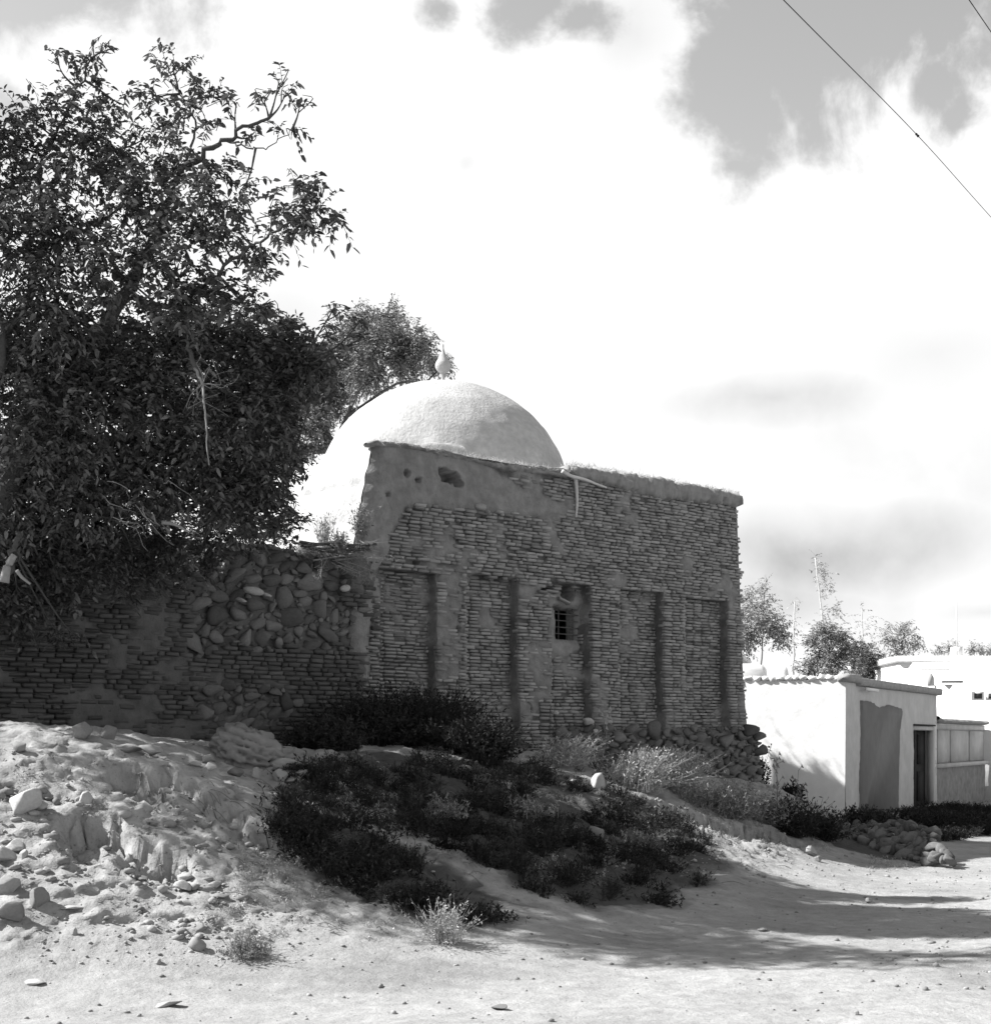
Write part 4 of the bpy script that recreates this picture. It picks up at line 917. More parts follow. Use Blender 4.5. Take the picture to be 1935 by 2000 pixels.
def small_tufts():
    # dense low growth on the shaded bank: nobody could count it
    rs = np.random.default_rng(12); reg = [(540, 1490), (640, 1450), (900, 1450), (1130, 1475), (1180, 1520), (1300, 1570), (1390, 1640), (1330, 1720), (1200, 1740), (1080, 1740), (1000, 1700), (900, 1640), (760, 1590), (820, 1690), (940, 1790), (860, 1760), (720, 1730), (600, 1665), (520, 1620)]
    vars_ = []
    for k in range(8): vars_.append(shrub_geo(.22, .16, 26, 5, .03, rs, .8, .0022))
    Vs, Fs, Tn, n0 = [], [], [], 0; cnt = 0
    P = np.array(reg)
    while cnt < 900:
        px = rs.uniform(P[:, 0].min(), P[:, 0].max()); py = rs.uniform(P[:, 1].min(), P[:, 1].max())
        if not inpoly(np.array(px), np.array(py), reg): continue
        if fbm(np.array(px/70.), np.array(py/40.), 3, 2) < (-.12 if not (px > 1000 and py > 1640) else .12): continue
        cnt += 1; cand = (px, py); Tn.append(cand)
    T = np.array(Tn); pts = np.array([hit(px, py, fast_base, 10, 26) for px, py in T]); pts[:, 2] = fast_ground(pts[:, 0], pts[:, 1])
    tone = []
    for i, p in enumerate(pts):
        V, F = vars_[i % 8]; s = .35+1.5*rs.uniform()**2.2; a = rs.uniform(0, 6.28); c, s_ = math.cos(a), math.sin(a)
        Vr = np.stack([V[:, 0]*c-V[:, 1]*s_, V[:, 0]*s_+V[:, 1]*c, V[:, 2]], -1)*s+p
        Vs.append(Vr); Fs.append(F+n0); n0 += len(V); tone.append(np.full(len(F), rs.uniform()))
    o = obj('weed_cover', mesh_np('weed_cover', np.concatenate(Vs), [np.concatenate(Fs)], M_WEED, tone=np.concatenate(tone))); o['kind'] = 'stuff'
    tag(o, 'dense low dark weeds covering the shaded bank below the shrine', 'weeds')
small_tufts()
def house_grass():
    rs = np.random.default_rng(14); vars_ = [shrub_geo(.2, .22, 24, 5, .04, rs, .6, .004) for _ in range(6)]; Vs, Fs, n0, tn = [], [], 0, []
    reg = [(1620, 1578), (1780, 1548), (1896, 1535), (2000, 1530), (2000, 1590), (1896, 1600), (1800, 1612), (1780, 1590), (1640, 1592)]; P = np.array(reg); cnt = 0
    while cnt < 650:
        px = rs.uniform(P[:, 0].min(), P[:, 0].max()); py = rs.uniform(P[:, 1].min(), P[:, 1].max())
        if not inpoly(np.array(px), np.array(py), reg): continue
        cnt += 1; p = hit(px, py, fast_base, 20, 34); p[2] = H(p[0], p[1]); V, F = vars_[cnt % 6]; Vs.append(V*rs.uniform(.6, 1.3)+p); Fs.append(F+n0); n0 += len(V); tn.append(np.full(len(F), rs.uniform()))
    o = obj('grass_strip', mesh_np('grass_strip', np.concatenate(Vs), [np.concatenate(Fs)], M_WEED, tone=np.concatenate(tn))); o['kind'] = 'stuff'; tag(o, 'dark grass strip growing along foot of house and panelled wall', 'grass')
house_grass()
def dry_tufts():
    rs = np.random.default_rng(31); vars_ = [shrub_geo(.12, .07, 12, 3, .02, rs, .9, .0018) for _ in range(6)]
    Vs, Fs, n0 = [], [], 0
    regs = [((450, 1590), (620, 1720), 130), ((380, 1680), (760, 1800), 90), ((1180, 1560), (1600, 1640), 200), ((1000, 1500), (1300, 1700), 120), ((560, 1480), (760, 1560), 90), ((1660, 1640), (1760, 1670), 60), ((0, 1480), (200, 1560), 25)]
    for (x0, y0), (x1, y1), n in regs:
        for _ in range(n):
            p = hit(rs.uniform(x0, x1), rs.uniform(y0, y1), fast_base, 9, 27); p[2] = H(p[0], p[1]); V, F = vars_[rs.integers(6)]; Vs.append(V*rs.uniform(.6, 1.6)+p); Fs.append(F+n0); n0 += len(V)
    F = np.concatenate(Fs)
    o = obj('dry_grass', mesh_np('dry_grass', np.concatenate(Vs), [F], M_STRAW, tone=rs.uniform(0, 1, len(F)))); o['kind'] = 'stuff'
    tag(o, 'thin dry grass tufts scattered over the bank', 'grass')
dry_tufts()
def thorn():
    rs = np.random.default_rng(2); mb = MB(); O = B(-.4, .2, 4.2)
    for (x0, y0), (x1, y1) in [((640, 1075), (765, 1078)), ((640, 1080), (700, 1110)), ((620, 1070), (600, 1120)), ((650, 1070), (735, 1100)), ((600, 1075), (690, 1065))]:
        for k in range(2):
            s0 = fp(x0+rs.uniform(-8, 8), y0+rs.uniform(-5, 5), .25); e = fp(x1+rs.uniform(-12, 12), y1+rs.uniform(-8, 8), .3+rs.uniform(0, .15)); c = catmull([s0, (s0+e)/2+rs.normal(0, .04, 3), e], 6); mb.tube(c-O, np.linspace(.006, .002, len(c)), 4)
            for q in c[2:]:
                for _ in range(3): mb.tube([q-O, q+rs.normal(0, .045, 3)-O], .0022, 3)
    o = mb.build('thorn_branch', M_TWIG); o.location = O; tag(o, 'tangled pale thorny twigs lying where wall top meets the shrine', 'branch')
thorn()

# ------------------------------------------------------------------ loose stones on the bank
STN = [  # px, py (foot), width px, height px, kind, label
 (35, 1562, 62, 52, 'pale', 'largest smooth pale boulder high on the sunlit mound at left edge'), (73, 1556, 32, 20, 'pale', 'small egg shaped stone touching the large pale boulder'),
 (162, 1543, 32, 22, 'pale', 'pale wedge shaped stone alone above the eroded hollow'), (163, 1556, 24, 11, 'pale', 'flat little stone just below the wedge shaped one'),
 (24, 1634, 46, 28, 'pale', 'pale stone half sunk at left edge below the large boulder'), (44, 1650, 16, 24, 'pale', 'narrow upright stone leaning by the sunken one at left'),
 (8, 1655, 50, 30, 'pale', 'flat topped stone cut by the left edge'), (66, 1742, 40, 38, 'ground', 'round grey boulder standing on the lower left slope'),
 (8, 1715, 45, 40, 'ground', 'grey rounded stone cut by left edge above the round boulder'), (18, 1772, 58, 40, 'ground', 'big grey sunken boulder at left edge below the round one'),
 (141, 1793, 17, 13, 'pale', 'small white chip of stone on the lower left slope'), (376, 1822, 30, 28, 'ground', 'pointed grey stone beside the low dark bush'),
 (36, 1440, 30, 20, 'ground', 'squarish dark stone on the crest of the mound at left'), (243, 1440, 48, 16, 'ground', 'long pale stone on the crest in front of the garden wall'),
 (288, 1446, 46, 22, 'ground', 'blunt ended grey stone on the crest right of the long one'), (150, 1415, 45, 30, 'ground', 'rough rock against the garden wall, left of two'),
 (205, 1418, 34, 32, 'ground', 'rough rock against the garden wall, right of two'), (372, 1470, 26, 12, 'ground', 'small grey stone on crest at the left foot of the big boulder'),
 (1147, 1512, 34, 30, 'pale', 'smooth white boulder sitting on the dark terrace below the shrine'), (1098, 1500, 20, 10, 'pale', 'small pale stone left of the white boulder'),
 (1140, 1612, 30, 28, 'ground', 'two toned cobble lying on the shaded bank'), (352, 1690, 36, 18, 'pale', 'white broken block in the rubble on the middle slope'),
 (352, 1708, 36, 18, 'pale', 'lower white broken block in the rubble on the middle slope'), (407, 1705, 30, 12, 'ground', 'flat dark stone right of the broken white blocks'),
 (420, 1722, 34, 10, 'ground', 'flat stone below the dark one in the rubble'), (335, 1668, 16, 14, 'ground', 'small stone above the broken white blocks'),
 (270, 1690, 30, 12, 'ground', 'small flat stone below the eroded hollow'), (276, 1676, 14, 12, 'pale', 'pebble at the bottom of the eroded hollow'),
 (86, 1672, 20, 14, 'pale', 'small pale stone below the eroded hollow at left'), (384, 1785, 20, 14, 'ground', 'stone in the ash heap above the pointed stone'),
 (1556, 1640, 26, 18, 'pale', 'pale stone at the right tip of the bank'), (1566, 1650, 18, 10, 'ground', 'dark small stone beside the pale one at right tip of bank'),
 (1462, 1784, 20, 8, 'ground', 'dark flat stone in the tree shadow on the road'), (958, 1935, 34, 10, 'ground', 'dark flat stone at the bottom centre of the road'),
 (302, 1850, 18, 10, 'pale', 'pale chip between round boulder and pointed stone'), (320, 1930, 50, 12, 'pale', 'thin pale slab flush with the road at lower left'),
 (130, 1742, 60, 8, 'pale', 'long flat white slab right of the round boulder'), (60, 1890, 44, 10, 'pale', 'flat pale stone set in the ground at lower left'),
 (1665, 1730, 16, 10, 'pale', 'pale cobble alone on the road at right'), (1640, 1975-30, 12, 8, 'ground', 'small dark stone in the lower right of the road')]
for i, (px, py, w_, h_, kd, lb) in enumerate(STN):
    p = G(px, py); s = K/FPX*p[1]; sx = w_*s/2*1.25; sz = h_*s/2*1.4
    o = put_stone(kd, i, p+np.array([0, sx*.5, sz*.62]), sx, sx*.85, sz, rot=(random.uniform(-.15, .15), random.uniform(-.15, .15), random.uniform(-.5, .5)))
    tag(o, lb, 'stone')
def boulder():
    p = G(455, 1482); s = K/FPX*p[1]
    V, F = ico(5); V = V.copy(); n1 = fbm(V[:, 0]*1.1+4, V[:, 1]*1.1, V[:, 2]*1.1, 3); ph = V[:, 2]*3.2+V[:, 0]*1.1+1.2*n1+.35*fbm(V[:, 0]*4, V[:, 1]*4, V[:, 2]*4, 3)
    saw = ph-np.floor(ph); V *= (1+.22*n1-.24*(1-saw)**4+.05*fbm(V[:, 0]*6, V[:, 1]*6, V[:, 2]*6, 3))[:, None]
    V *= np.array([68*s, .42, 56*s])*1.05; V[:, 2] += -.16*V[:, 0]
    o = obj('boulder', mesh_np('boulder', V, [F], mat('banded_rock', .2, var=.25, scale=5, bump=.7, bscale=16, bdist=.02), smooth=True), None, p+np.array([0, .5, 34*s])); tag(o, 'great humped boulder with banded surface on top of the mound', 'boulder')
    for k, (px, py, w_, h_, kd, lb) in enumerate([(535, 1478, 100, 40, 'pale', 'low pale slab of rock leaning on the right of the great boulder'), (400, 1478, 32, 24, 'pale', 'white knobbly stone at the left foot of the great boulder'),
            (395, 1462, 30, 22, 'pale', 'white stone wedged against the left end of the great boulder'), (452, 1490, 34, 24, 'ground', 'grey stone under the front of the great boulder'),
            (532, 1500, 34, 26, 'ground', 'egg shaped stone below the low rock slab'), (575, 1486, 28, 16, 'ground', 'oval stone in the shade right of the low rock slab'), (556, 1502, 24, 12, 'pale', 'small pale stone right of the egg shaped one'),
            (490, 1488, 22, 22, 'pale', 'small broken stone in the gap under the great boulder')]):
        q = G(px, py); sx = w_*s/2*1.1; sz = h_*s/2*1.2
        o = put_stone(kd, k+3, q+np.array([0, sx*.5, sz*.6]), sx, max(sx*.7, .1), sz, rot=(0, .12 if k == 0 else random.uniform(-.3, .3), random.uniform(-.3, .3))); tag(o, lb, 'stone')
boulder()
def pebbles():
    rs = np.random.default_rng(77); V0, F0 = ICO[1]; Vs, Fs, n0 = [], [], 0; tn = []
    def scat(n, fx, r0, r1):
        nonlocal n0
        pts = fx(n); z = fast_ground(pts[:, 0], pts[:, 1])
        for (x, y), zz in zip(pts, z):
            r = r0+(r1-r0)*rs.uniform()**3; sc = np.array([r*rs.uniform(.8, 1.5), r*rs.uniform(.8, 1.4), r*rs.uniform(.5, .9)]); a = rs.uniform(0, 6.28)
            V = V0*(1+rs.uniform(-.25, .25, (len(V0), 1)))*sc; c, s = math.cos(a), math.sin(a)
            V = np.stack([V[:, 0]*c-V[:, 1]*s, V[:, 0]*s+V[:, 1]*c, V[:, 2]], -1)+[x, y, zz+sc[2]*.3]
            Vs.append(V); Fs.append(F0+n0); n0 += len(V); tn.append(np.full(len(F0), rs.uniform()))
    def pxs(x0, x1, y0, y1):
        def f(n):
            return np.array([hit(rs.uniform(x0, x1), rs.uniform(y0, y1), fast_base, 7.5, 28)[:2] for _ in range(n)])
        return f
    scat(1500, lambda n: np.stack([rs.uniform(-3.5, 9, n), rs.uniform(8.3, 20, n)], -1), .005, .022)
    scat(1100, pxs(0, 640, 1440, 1850), .004, .018); scat(160, pxs(0, 400, 1460, 1700), .008, .03); scat(600, pxs(1150, 1650, 1540, 1680), .005, .028); scat(160, pxs(200, 520, 1560, 1800), .01, .05); scat(120, pxs(340, 420, 1760, 1800), .006, .03)
    scat(110, pxs(1600, 1896, 1640, 1900), .006, .03); scat(60, pxs(0, 130, 1500, 1700), .015, .06)
    o = obj('loose_gravel', mesh_np('loose_gravel', np.concatenate(Vs), [np.concatenate(Fs)], M_CLOD, tone=np.concatenate(tn), smooth=True)); o['kind'] = 'stuff'
    tag(o, 'loose pebbles and clods strewn over road and bank', 'gravel')
pebbles()
def twigs_ground():
    rs = np.random.default_rng(8); mb = MB()
    for _ in range(90):
        x0, x1, y0, y1 = [(420, 760, 1620, 1800), (340, 560, 1480, 1560), (1200, 1550, 1560, 1700), (600, 1000, 1500, 1700)][rs.integers(4)]
        p = G(rs.uniform(x0, x1), rs.uniform(y0, y1)); a = rs.uniform(-.9, .3); L = rs.uniform(.05, .25)
        q = np.array([p[0]+L*math.cos(a), p[1]+L*math.sin(a), 0]); q[2] = H(q[0], q[1])+.02; mb.tube(catmull([p+[0, 0, .012], (p+q)/2+[0, 0, .03], q], 3), .003, 4)
    o = mb.build('fallen_twigs', M_MIDW); o['kind'] = 'stuff'; tag(o, 'fallen twigs littering the slope', 'twigs')
twigs_ground()
# stone heap by the house
def heap():
    c = G(1720, 1640); t = thing('stone_heap', 'tumbled heap of grey cobbles at the roadside before the white house', 'stone heap', c); rs = np.random.default_rng(4)
    x0, x1 = G(1600, 1590), G(1805, 1655); pts = []
    P_ = [(px, py) for px in range(1590, 1815, 10) for py in range(1566, 1660, 9)]
    poly = [(1580, 1600), (1600, 1582), (1660, 1578), (1720, 1574), (1780, 1582), (1800, 1612), (1820, 1648), (1800, 1656), (1740, 1648), (1690, 1628), (1640, 1610)]
    i = 0
    for px, py in P_:
        px += rs.uniform(-5, 5); py += rs.uniform(-4, 4)
        if not inpoly(np.array(px), np.array(py), poly): continue
        # the heap is a ridge: higher stones lie farther back
        edge = 1655-(1800-px)*.27
        Yf = 19.9+(1800-px)*.014; up = max(0, edge-py)
        Y = Yf+up*.017; p = W(px, py, Y); r_ = rs.uniform(.06, .12) if rs.uniform() < .85 else .15
        put_stone('pile', i, p-c, r_*rs.uniform(1, 1.35), r_*1.1, r_*rs.uniform(.7, 1), rot=tuple(rs.uniform(-1, 1, 3)), parent=t); i += 1
    # earth core that carries the stones
    U = np.linspace(0, 1, 30); Vv = np.linspace(0, 1, 10); u, v = np.meshgrid(U, Vv)
    px = 1585+u*215; edge = 1655-(1800-px)*.27; topy = np.interp(px, [1580, 1600, 1660, 1720, 1790, 1800], [1606, 1592, 1590, 1584, 1592, 1618]); Yf = 19.95+(1800-px)*.014
    py = edge+6+(topy+6-edge)*np.minimum(v*1.3, 1); Y = Yf+.42+np.maximum(edge-py, 0)*.017+np.maximum(v-.77, 0)*4
    Pz = np.stack([(px*K-CX)/FPX*Y, Y, EYE+(HY-py*K)/FPX*Y-np.maximum(v-.77, 0)*3], -1)-c
    grid('earth_core', Pz, M_MUD, t)
heap()

# ------------------------------------------------------------------ white house
HC = np.array([6.79, 28.3]); HD = np.array([math.sin(R(29)), math.cos(R(29))]); HS = np.array([-HD[1], HD[0]]); HN = np.array([HD[1], -HD[0]])
ho = np.array([HC[0], HC[1], 0.1]); house = thing('white_house', 'low whitewashed mud house with flat roof and dark door, right of the shrine', 'house', ho)
def HP(s, o, z, t=0): s = np.asarray(s, float); return np.stack([HC[0]+s*HD[0]+o*HN[0]+t*HS[0]+0*z, HC[1]+s*HD[1]+o*HN[1]+t*HS[1]+0*z, z+0*s], -1)
def hf(px, py, o=0.):
    r, sl_ = ray(px, py); s = (r*(HC[1]+o*HN[1])-HC[0]-o*HN[0])/(HD[0]-r*HD[1]); return s, EYE+sl_*(HC[1]+s*HD[1]+o*HN[1])
HT = 2.86
def house_build():
    Z = np.linspace(-.3, HT, 64)
    s, z = np.meshgrid(np.arange(0, 8.05, .05), Z); dl, dr = hf(1750, 1450)[0], hf(1784, 1450)[0]; dt = hf(1766, 1398)[1]
    msk = ~((s[:-1, :-1] > dl-.03) & (s[:-1, :-1] < dr-.02) & (z[:-1, :-1] < dt-.03) & (z[:-1, :-1] > 0.12))
    grid('front_wall', HP(s, .012*fbm(s*2, z*2, 1, 3)+.012*fbm(s*8, z*8, 4, 2), z)-ho, M_GREYW, house, mask=msk)
    t, z = np.meshgrid(np.arange(0, 7, .05), Z); grid('side_wall', HP(0*t, 0, z, t)-ho+np.stack([HD[0], HD[1], 0.])*(-.010*fbm(t*1.2, z*1.2, 1, 3)-.003*fbm(t*9, z*9, 4, 2)-.04*sst(HT, .2, z))[..., None], M_WHITE, house, flip=True)
    s, t = np.meshgrid(np.linspace(0, 8, 40), np.linspace(0, 7, 40)); grid('roof', HP(s, 0, HT-.03+.03*fbm(s, t, 1, 2), t)-ho, M_WHITE, house)
    mb = MB(); mb.box(HP(8.0, 0, np.float64(-.3))-ho, [HS[0]*7, HS[1]*7, 0], [-.15*HD[0], -.15*HD[1], 0], [0, 0, HT+.25]); mb.box(HP(.1, 0, np.float64(-.3), 7)-ho, [HD[0]*7.8, HD[1]*7.8, 0], [-HS[0]*.15, -HS[1]*.15, 0], [0, 0, HT+.2]); mb.build('rear_wall', M_WHITE, house)
    # coping lumps along the side wall
    rs = np.random.default_rng(6); x = 0.05; i = 0
    while x < 4.2:
        L = rs.uniform(.12, .2); V, F = ICO[2]; V = V.copy(); pw = np.sign(V)*np.abs(V)**.55*np.array([L/2, .11, .05]); pw += .01*rs.normal(size=pw.shape)
        c = HP(.06, 0, np.float64(HT+.045+rs.normal(0, .006)), x+L/2)-ho
        o = obj('coping_brick', mesh_np('coping_brick', pw, [F], M_WHITE, smooth=True), house, c); o.rotation_euler = (0, rs.normal(0, .04), math.atan2(HS[1], HS[0])+rs.normal(0, .05)); x += L+.006
    # dark cornice along the front
    a, th = np.meshgrid(np.arange(-.12, 8.15, .04), np.linspace(0, 2*np.pi, 13)); n = .14*fbm(a*5, np.cos(th)*2, np.sin(th)*2, 3); pw = lambda v: np.sign(v)*np.abs(v)**.5
    e = np.clip(np.minimum(a+.12, 8.14-a)/.05, .05, 1)
    P = HP(a, -.02+.15*pw(np.cos(th))*(1+n)*e, HT-.02+.085*pw(np.sin(th))*(1+n)*e+.05*(a < .75))
    grid('cornice', P-ho, M_COP, house, flip=True)
    mb = MB(); q0 = HP(.95, .15, np.float64(HT-.16)); mb.tube([q0-ho, HP(1.75, .17, np.float64(HT-.17))-ho], .035, 8); mb.build('roof_drain', M_WHITE, house)
    # dark plaster patch, raised a little
    out = [(1646, 1341), (1662, 1344), (1680, 1356), (1697, 1350), (1720, 1356), (1723, 1362), (1718, 1400), (1716, 1470), (1715, 1575), (1700, 1590), (1644, 1585), (1644, 1480), (1647, 1400)]
    pl = [hf(*p) for p in out]; rp = []
    for i in range(len(pl)):
        (s0, z0), (s1, z1) = pl[i], pl[(i+1) % len(pl)]; n = max(2, int(math.hypot(s1-s0, z1-z0)/.08))
        for k in range(n): u = k/n; rp.append((s0+(s1-s0)*u+rs.normal(0, .012), z0+(z1-z0)*u+rs.normal(0, .01)))
    n = len(rp); V = [HP(s, .05, np.float64(z))-ho for s, z in rp]+[HP(s, -.05, np.float64(z))-ho for s, z in rp]; F4 = [(i, (i+1) % n, (i+1) % n+n, i+n) for i in range(n)]
    mb = MB(); mb.add(V, F4, [tuple(range(n))[::-1]]); mb.build('plaster_patch', M_PATCH, house)
    # door
    mb = MB(); o3 = lambda s, o, z: HP(s, o, np.float64(z))-ho
    D3 = np.array([HD[0], HD[1], 0]); N3 = np.array([HN[0], HN[1], 0]); U3 = np.array([0, 0, 1.])
    dz = .1
    mb.box(o3(dl, -.22, dz), D3*(dr-dl), N3*.05, U3*(dt-dz)); door = mb.build('door', M_WOOD, house)
    for k in range(4):
        mb = MB(); mb.box(o3(dl+.10+(k % 2)*(dr-dl)*.47, -.165, dz+.15+(k//2)*(dt-dz)*.48), D3*(dr-dl)*.32, N3*.025, U3*(dt-dz)*.38); mb.build('door_panel', M_WOOD, door)
    for nm, (s0, z0, ds, dzz) in {'a': (dl-.09, dz, .09, dt-dz), 'b': (dr, dz, .07, dt-dz), 'c': (dl-.09, dt, dr-dl+.16, .09)}.items():
        mb = MB(); mb.box(o3(s0, -.12, z0), D3*ds, N3*.145, U3*dzz); mb.build('door_frame', M_WOOD if nm == 'a' else M_GREYW, house)
    mb = MB(); mb.box(o3(dl-.14, -.01, dt+.10), D3*(dr-dl+.24), N3*.07, U3*.035); mb.build('lintel', M_WOOD, house)
    mb = MB(); mb.box(o3(dl-.1, -.02, -.1), D3*(dr-dl+.2), N3*.25, U3*.2); mb.build('doorstep', M_GREYW, house)
    return door
house_build()
def panel_wall():
    t = thing('panelled_wall', 'rendered yard wall with sunken panels continuing right from the house', 'wall', (HC[0]+8*HD[0], HC[1]+8*HD[1], 0)); O = np.array(t.location)
    s0 = 8.02; s1 = 17; o3 = lambda s, o, z: HP(s, o, np.float64(z))-O; D3 = np.array([HD[0], HD[1], 0]); N3 = np.array([HN[0], HN[1], 0]); U3 = np.array([0, 0, 1.])
    zt = 2.10; zp1, zp0 = 1.94, 1.13
    s, z = np.meshgrid(np.arange(s0, s1, .06), np.linspace(-.3, 1.02, 30)); grid('base', HP(s, -.03+.04*fbm(s*4, z*2, 3, 3), z)-O, mat('rough_base', .24, var=.3, scale=5, bump=.8, bscale=12, bdist=.02), t)
    mb = MB(); mb.box(o3(s0, -.3, 1.0), D3*(s1-s0), N3*.2, U3*(zt-1.0)); mb.build('wall_body', M_GREYW, t)
    mb = MB(); mb.box(o3(s0, -.099, 1.0), D3*(s1-s0), N3*.17, U3*.10); mb.build('ledge', M_GREYW, t)
    mb = MB(); mb.box(o3(s0, -.099, zp1), D3*(s1-s0), N3*.06, U3*(zt-zp1-.02)); mb.build('top_band', M_GREYW, t)
    a, th = np.meshgrid(np.arange(s0, s1, .06), np.linspace(0, 2*np.pi, 11)); n = .2*fbm(a*4, np.cos(th)*2, np.sin(th)*2, 3)
    grid('coping', HP(a, -.12+.2*np.cos(th)*(1+n), zt+.05+.07*np.sin(th)*(1+n)+.12*np.clip((s0+.5-a), 0, .5))-O, M_COP, t, flip=True)
    s = hf(1797, 1430, -.04)[0]
    for px0, px1 in ((1797, 1816), (1822, 1852), (1858, 1886), (1892, 1920), (1926, 1954), (1960, 1990)):
        a, b = hf(px0, 1430, -.04)[0], hf(px1, 1430, -.04)[0]
        mb = MB(); mb.box(o3(a, -.098, zp0-.02), D3*(b-a), N3*.035, U3*(zp1-zp0)); mb.build('panel', M_GREYW, t)
panel_wall()

# far buildings
def slab(name, m, parent, O, x0, x1, y0, y1, z0, z1):
    mb = MB(); mb.box(np.array([x0, y0, z0])-O, [x1-x0, 0, 0], [0, y1-y0, 0], [0, 0, z1-z0]); return mb.build(name, m, parent)
def far_white():
    Y = 43.; t = thing('flat_roofed_house', 'bright white flat roofed house behind the panelled wall', 'house', W(1800, 1500, Y)*[1, 1, 0]); O = np.array(t.location)
    X = lambda px: W(px, 1300, Y)[0]; Z = lambda py: W(100, py, Y)[2]
    # the sunlit wall turns a little towards the sun
    slab('wall', M_WHITE, t, O, X(1722), X(2300), Y, Y+6, -.4, Z(1268)); slab('parapet', M_WHITE, t, O, X(1716), X(2305), Y-.12, Y+6.1, Z(1268), Z(1256))
    slab('ledge', M_WHITE, t, O, X(1722), X(1815), Y-.10, Y-.002, Z(1284), Z(1280)); 
    slab('chimney', M_WHITE, t, O, X(1837), X(1852), Y+.5, Y+.9, Z(1256), Z(1236))
    slab('lean_to', M_WHITE, t, O, X(1760), X(2290), Y-2.2, Y-.004, -.4, Z(1308)*.965)
    mb = MB(); mb.box(np.array([X(1758), Y-2.3, Z(1305)*.965])-O, [X(1795)-X(1758), 0, 0], [0, .1, 0], [0, 0, .05]); mb.build('gutter', M_WOOD, t)
    for a, b in ((1857, 1880), (1884, 1910)):
        w_ = slab('window', M_WHITE, t, O, X(a)*.95, X(b)*.95, Y-2.28, Y-2.202, Z(1338)*.965, Z(1322)*.965)
        mb = MB(); xa, xb = X(a)*.95, X(b)*.95; mb.box(np.array([xa+.06, Y-2.30, Z(1335)*.965])-O, [xb-xa-.12, 0, 0], [0, .018, 0], [0, 0, (Z(1325)-Z(1335))*.965]); mb.build('pane', M_DARK, w_)
    mb = MB(); c = np.array([X(1752), Y-1.5, Z(1308)*.96]); mb.tube([c-O, c+[0, 0, .22]-O, c+[0, 0, .25]-O, c+[0, 0, .36]-O], [.10, .09, .08, .02], 10); mb.build('stove_pipe', M_COP, t)
    mb = MB(); a = W(1831, 1256, Y); mb.tube([a-O, a+[-.02, 0, 1.6]-O], .02, 5); mb.build('mast', M_PWOOD, t)
far_white()
def far_left():
    Y = 47.; t = thing('mud_outbuilding', 'grey flat roofed outbuilding seen above the white wall, right of the shrine', 'outbuilding', W(1490, 1500, Y)*[1, 1, 0]); O = np.array(t.location)
    X = lambda px: W(px, 1300, Y)[0]; Z = lambda py: W(100, py, Y)[2]
    d = np.array([X(1542)-X(1400), 5.5, 0]); n = np.array([0, 6., 0]); 
    mb = MB(); mb.box(np.array([X(1400), Y, -.2])-O, [X(1530)-X(1400), 9, 0], [-6, 2, 0], [0, 0, Z(1246)+.2]); mb.build('wall', M_GREYW, t)
    mb = MB(); mb.box(np.array([X(1399), Y-.15, Z(1246)])-O, [X(1532)-X(1399), 9.2, 0], [-6.2, 2, 0], [0, 0, .16]); mb.build('roof', M_WHITE, t)
    for nm, a, b, z, lb in (('shed', 1380, 1476, 1268, 'white block shed peeping over the wall coping next to the shrine'), ('bread_oven', 1488, 1513, 1273, 'small white box shaped oven peeping over the wall coping')):
        YY = 40.; A, Bx = W(a, 1300, YY)[0], W(b, 1300, YY)[0]; zt = W(a, z, YY)[2]; s = thing(nm, lb, nm.replace('_', ' '), (A, YY, -.2)); OO = np.array(s.location)
        V, F = ICO[3]; pw = np.sign(V)*np.abs(V)**.28; pw = (pw*.5+.5)*np.array([Bx-A, 2.0, zt+.2]); o = obj('body', mesh_np('body', pw, [F], M_WHITE, smooth=True), s)
        mb = MB(); c = np.array([(Bx-A)*(.86 if nm == 'shed' else .65), -.01, zt-.05-.25]); mb.box(c+[-.13, 0, -.3], [.26, 0, 0], [0, .08, 0], [0, 0, .34]); mb.build('opening', M_DARK, s)
far_left()

# distant trees
def far_tree(name, label, cs, Y, leaf, m, base_px, dens=.8, limbs_extra=(), r0=.09, dep=.8, bark=None):
    rs = np.random.default_rng(int(base_px)); leaf = leaf*.55; C = [cl(px, py, r_, Y+rs.uniform(-.8, .8), dn, dep=dep) for px, py, r_, dn in cs]
    bx = W(base_px, 1400, Y); base = (bx[0], Y, 0.); top = min(cs, key=lambda c: c[1]); w = lambda px, py: W(px, py, Y)
    limbs = [([np.array(base), w(base_px, 1300), w((base_px+top[0])/2, (1300+top[1])/2), w(top[0], top[1])], r0, .02)]
    tree(name, label, base, limbs, C, leaf, m, 0, dens=dens*(2.6 if dens > .85 else 1.7), rs=rs, branch_r=.010, per=8, tw=leaf*5, group=None, bark=bark)
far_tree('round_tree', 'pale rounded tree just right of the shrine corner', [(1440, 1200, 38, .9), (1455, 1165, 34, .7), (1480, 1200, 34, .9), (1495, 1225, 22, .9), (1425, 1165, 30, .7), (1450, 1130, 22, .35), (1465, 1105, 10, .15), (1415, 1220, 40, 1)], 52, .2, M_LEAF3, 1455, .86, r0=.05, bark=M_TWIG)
far_tree('poplar_tree', 'tall wispy poplar rising above the bushes', [(1560, 1068, 9, .55), (1566, 1085, 13, .7), (1575, 1100, 14, .7), (1583, 1120, 12, .6), (1590, 1135, 10, .5), (1578, 1140, 14, .25), (1562, 1110, 10, .3), (1600, 1160, 16, .3), (1605, 1175, 14, .35), (1585, 1190, 26, .25), (1570, 1215, 28, .25), (1612, 1200, 20, .2)], 50, .17, M_LEAF3, 1588, .75, r0=.07, bark=M_PWOOD)
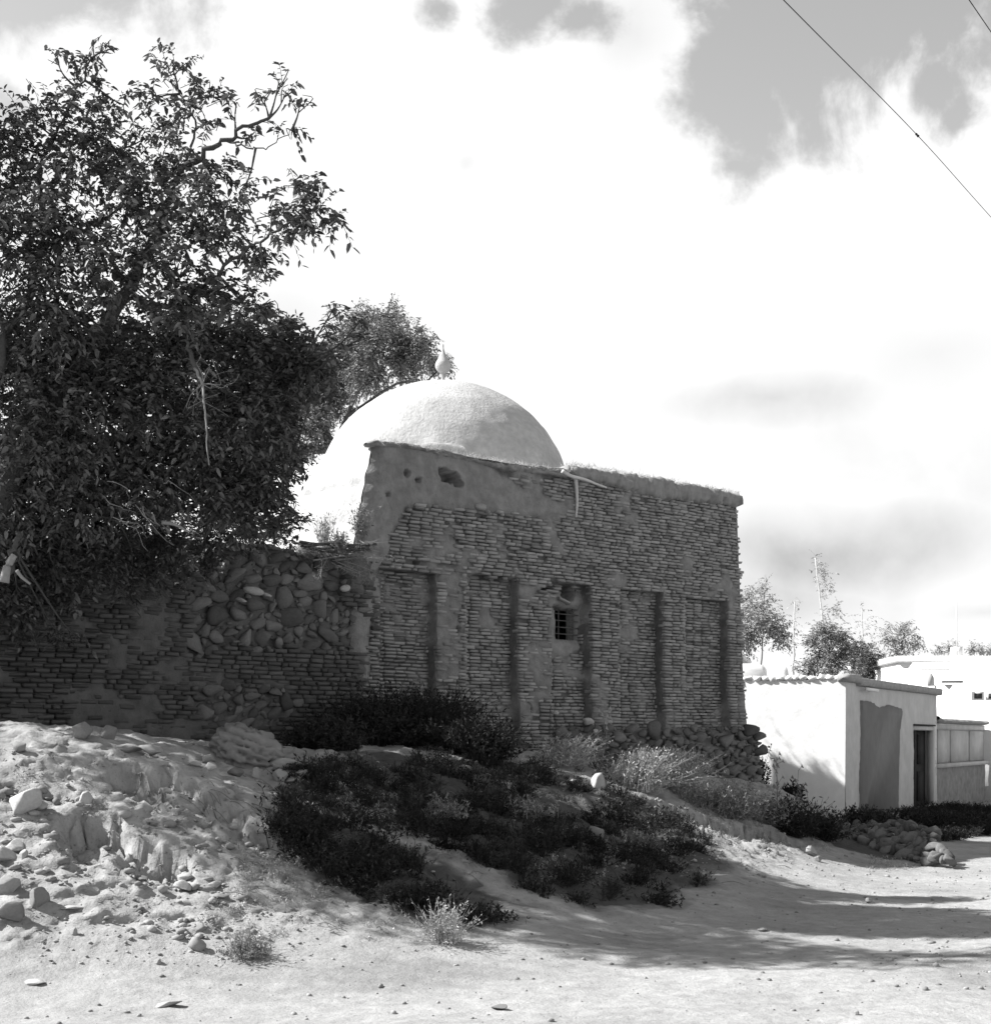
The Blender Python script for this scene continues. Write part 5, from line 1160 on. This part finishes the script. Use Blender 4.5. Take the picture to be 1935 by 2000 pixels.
far_tree('slim_poplar', 'thin almost bare poplar between round tree and bushes', [(1520, 1150, 9, .15), (1528, 1160, 10, .15), (1520, 1190, 14, .18), (1530, 1225, 16, .2), (1508, 1235, 14, .2)], 50, .15, M_LEAF4, 1518, .7, r0=.06, bark=M_PWOOD)
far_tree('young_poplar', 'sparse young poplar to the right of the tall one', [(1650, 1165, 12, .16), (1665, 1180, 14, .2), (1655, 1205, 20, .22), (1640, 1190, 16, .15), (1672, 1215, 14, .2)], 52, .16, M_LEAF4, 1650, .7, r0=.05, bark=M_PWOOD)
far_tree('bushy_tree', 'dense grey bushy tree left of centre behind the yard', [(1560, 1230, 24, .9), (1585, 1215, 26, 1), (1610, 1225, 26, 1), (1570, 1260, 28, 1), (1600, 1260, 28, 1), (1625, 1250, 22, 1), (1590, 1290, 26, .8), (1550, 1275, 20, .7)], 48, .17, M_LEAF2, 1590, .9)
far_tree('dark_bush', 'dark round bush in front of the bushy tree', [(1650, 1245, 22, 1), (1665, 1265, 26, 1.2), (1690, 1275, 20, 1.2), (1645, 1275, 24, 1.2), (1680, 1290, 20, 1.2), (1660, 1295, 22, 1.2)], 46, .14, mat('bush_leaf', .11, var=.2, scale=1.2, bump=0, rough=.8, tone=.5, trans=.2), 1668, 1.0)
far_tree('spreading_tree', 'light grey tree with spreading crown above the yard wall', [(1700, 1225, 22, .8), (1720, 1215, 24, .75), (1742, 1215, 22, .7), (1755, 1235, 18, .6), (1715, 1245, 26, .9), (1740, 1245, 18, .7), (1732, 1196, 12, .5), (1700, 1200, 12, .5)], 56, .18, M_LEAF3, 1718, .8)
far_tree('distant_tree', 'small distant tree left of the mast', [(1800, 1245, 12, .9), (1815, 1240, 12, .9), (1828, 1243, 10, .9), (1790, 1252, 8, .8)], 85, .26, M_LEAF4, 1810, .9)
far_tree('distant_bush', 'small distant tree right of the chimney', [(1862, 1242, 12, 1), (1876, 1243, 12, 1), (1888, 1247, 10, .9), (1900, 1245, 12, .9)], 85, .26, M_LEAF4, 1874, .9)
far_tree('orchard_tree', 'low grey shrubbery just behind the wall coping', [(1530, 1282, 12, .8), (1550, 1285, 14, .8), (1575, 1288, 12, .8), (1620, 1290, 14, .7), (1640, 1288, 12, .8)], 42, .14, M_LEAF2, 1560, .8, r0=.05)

# ------------------------------------------------------------------ overhead wires
def wire(pts, r, label, knob=None):
    a, b = np.array(pts[0]), np.array(pts[-1]); t = thing('overhead_wire', label, 'wire', a); n = 24
    c = catmull(pts, 8); mb = MB(); mb.tube(c-a, r, 6); mb.build('cable', M_WIRE, t)
    if knob is not None:
        k = np.array(knob); d = unit(b-a); mb = MB(); mb.tube([k-a-d*.1, k-a-d*.06, k-a, k-a+d*.06, k-a+d*.1], [.006, .018, .012, .02, .006], 8); mb.build('splice', M_WIRE, t)
q0, q1 = W(1500, 0, 15.), W(1755, 258, 21.); q2 = W(1896, 415, 26.); ext = q0+(q0-q1)*1.5
wire([ext, q0, q1, q2, q2+(q2-q1)*3], .0055, 'thin sagging cable with a splice crossing the upper right sky', q1)
r0_, r1_ = W(1855, 0, 15.), W(1896, 60, 16.2); wire([r0_+(r0_-r1_)*4, r0_, r1_, r1_+(r1_-r0_)*12], .0055, 'short piece of cable cutting the top right corner of the sky')
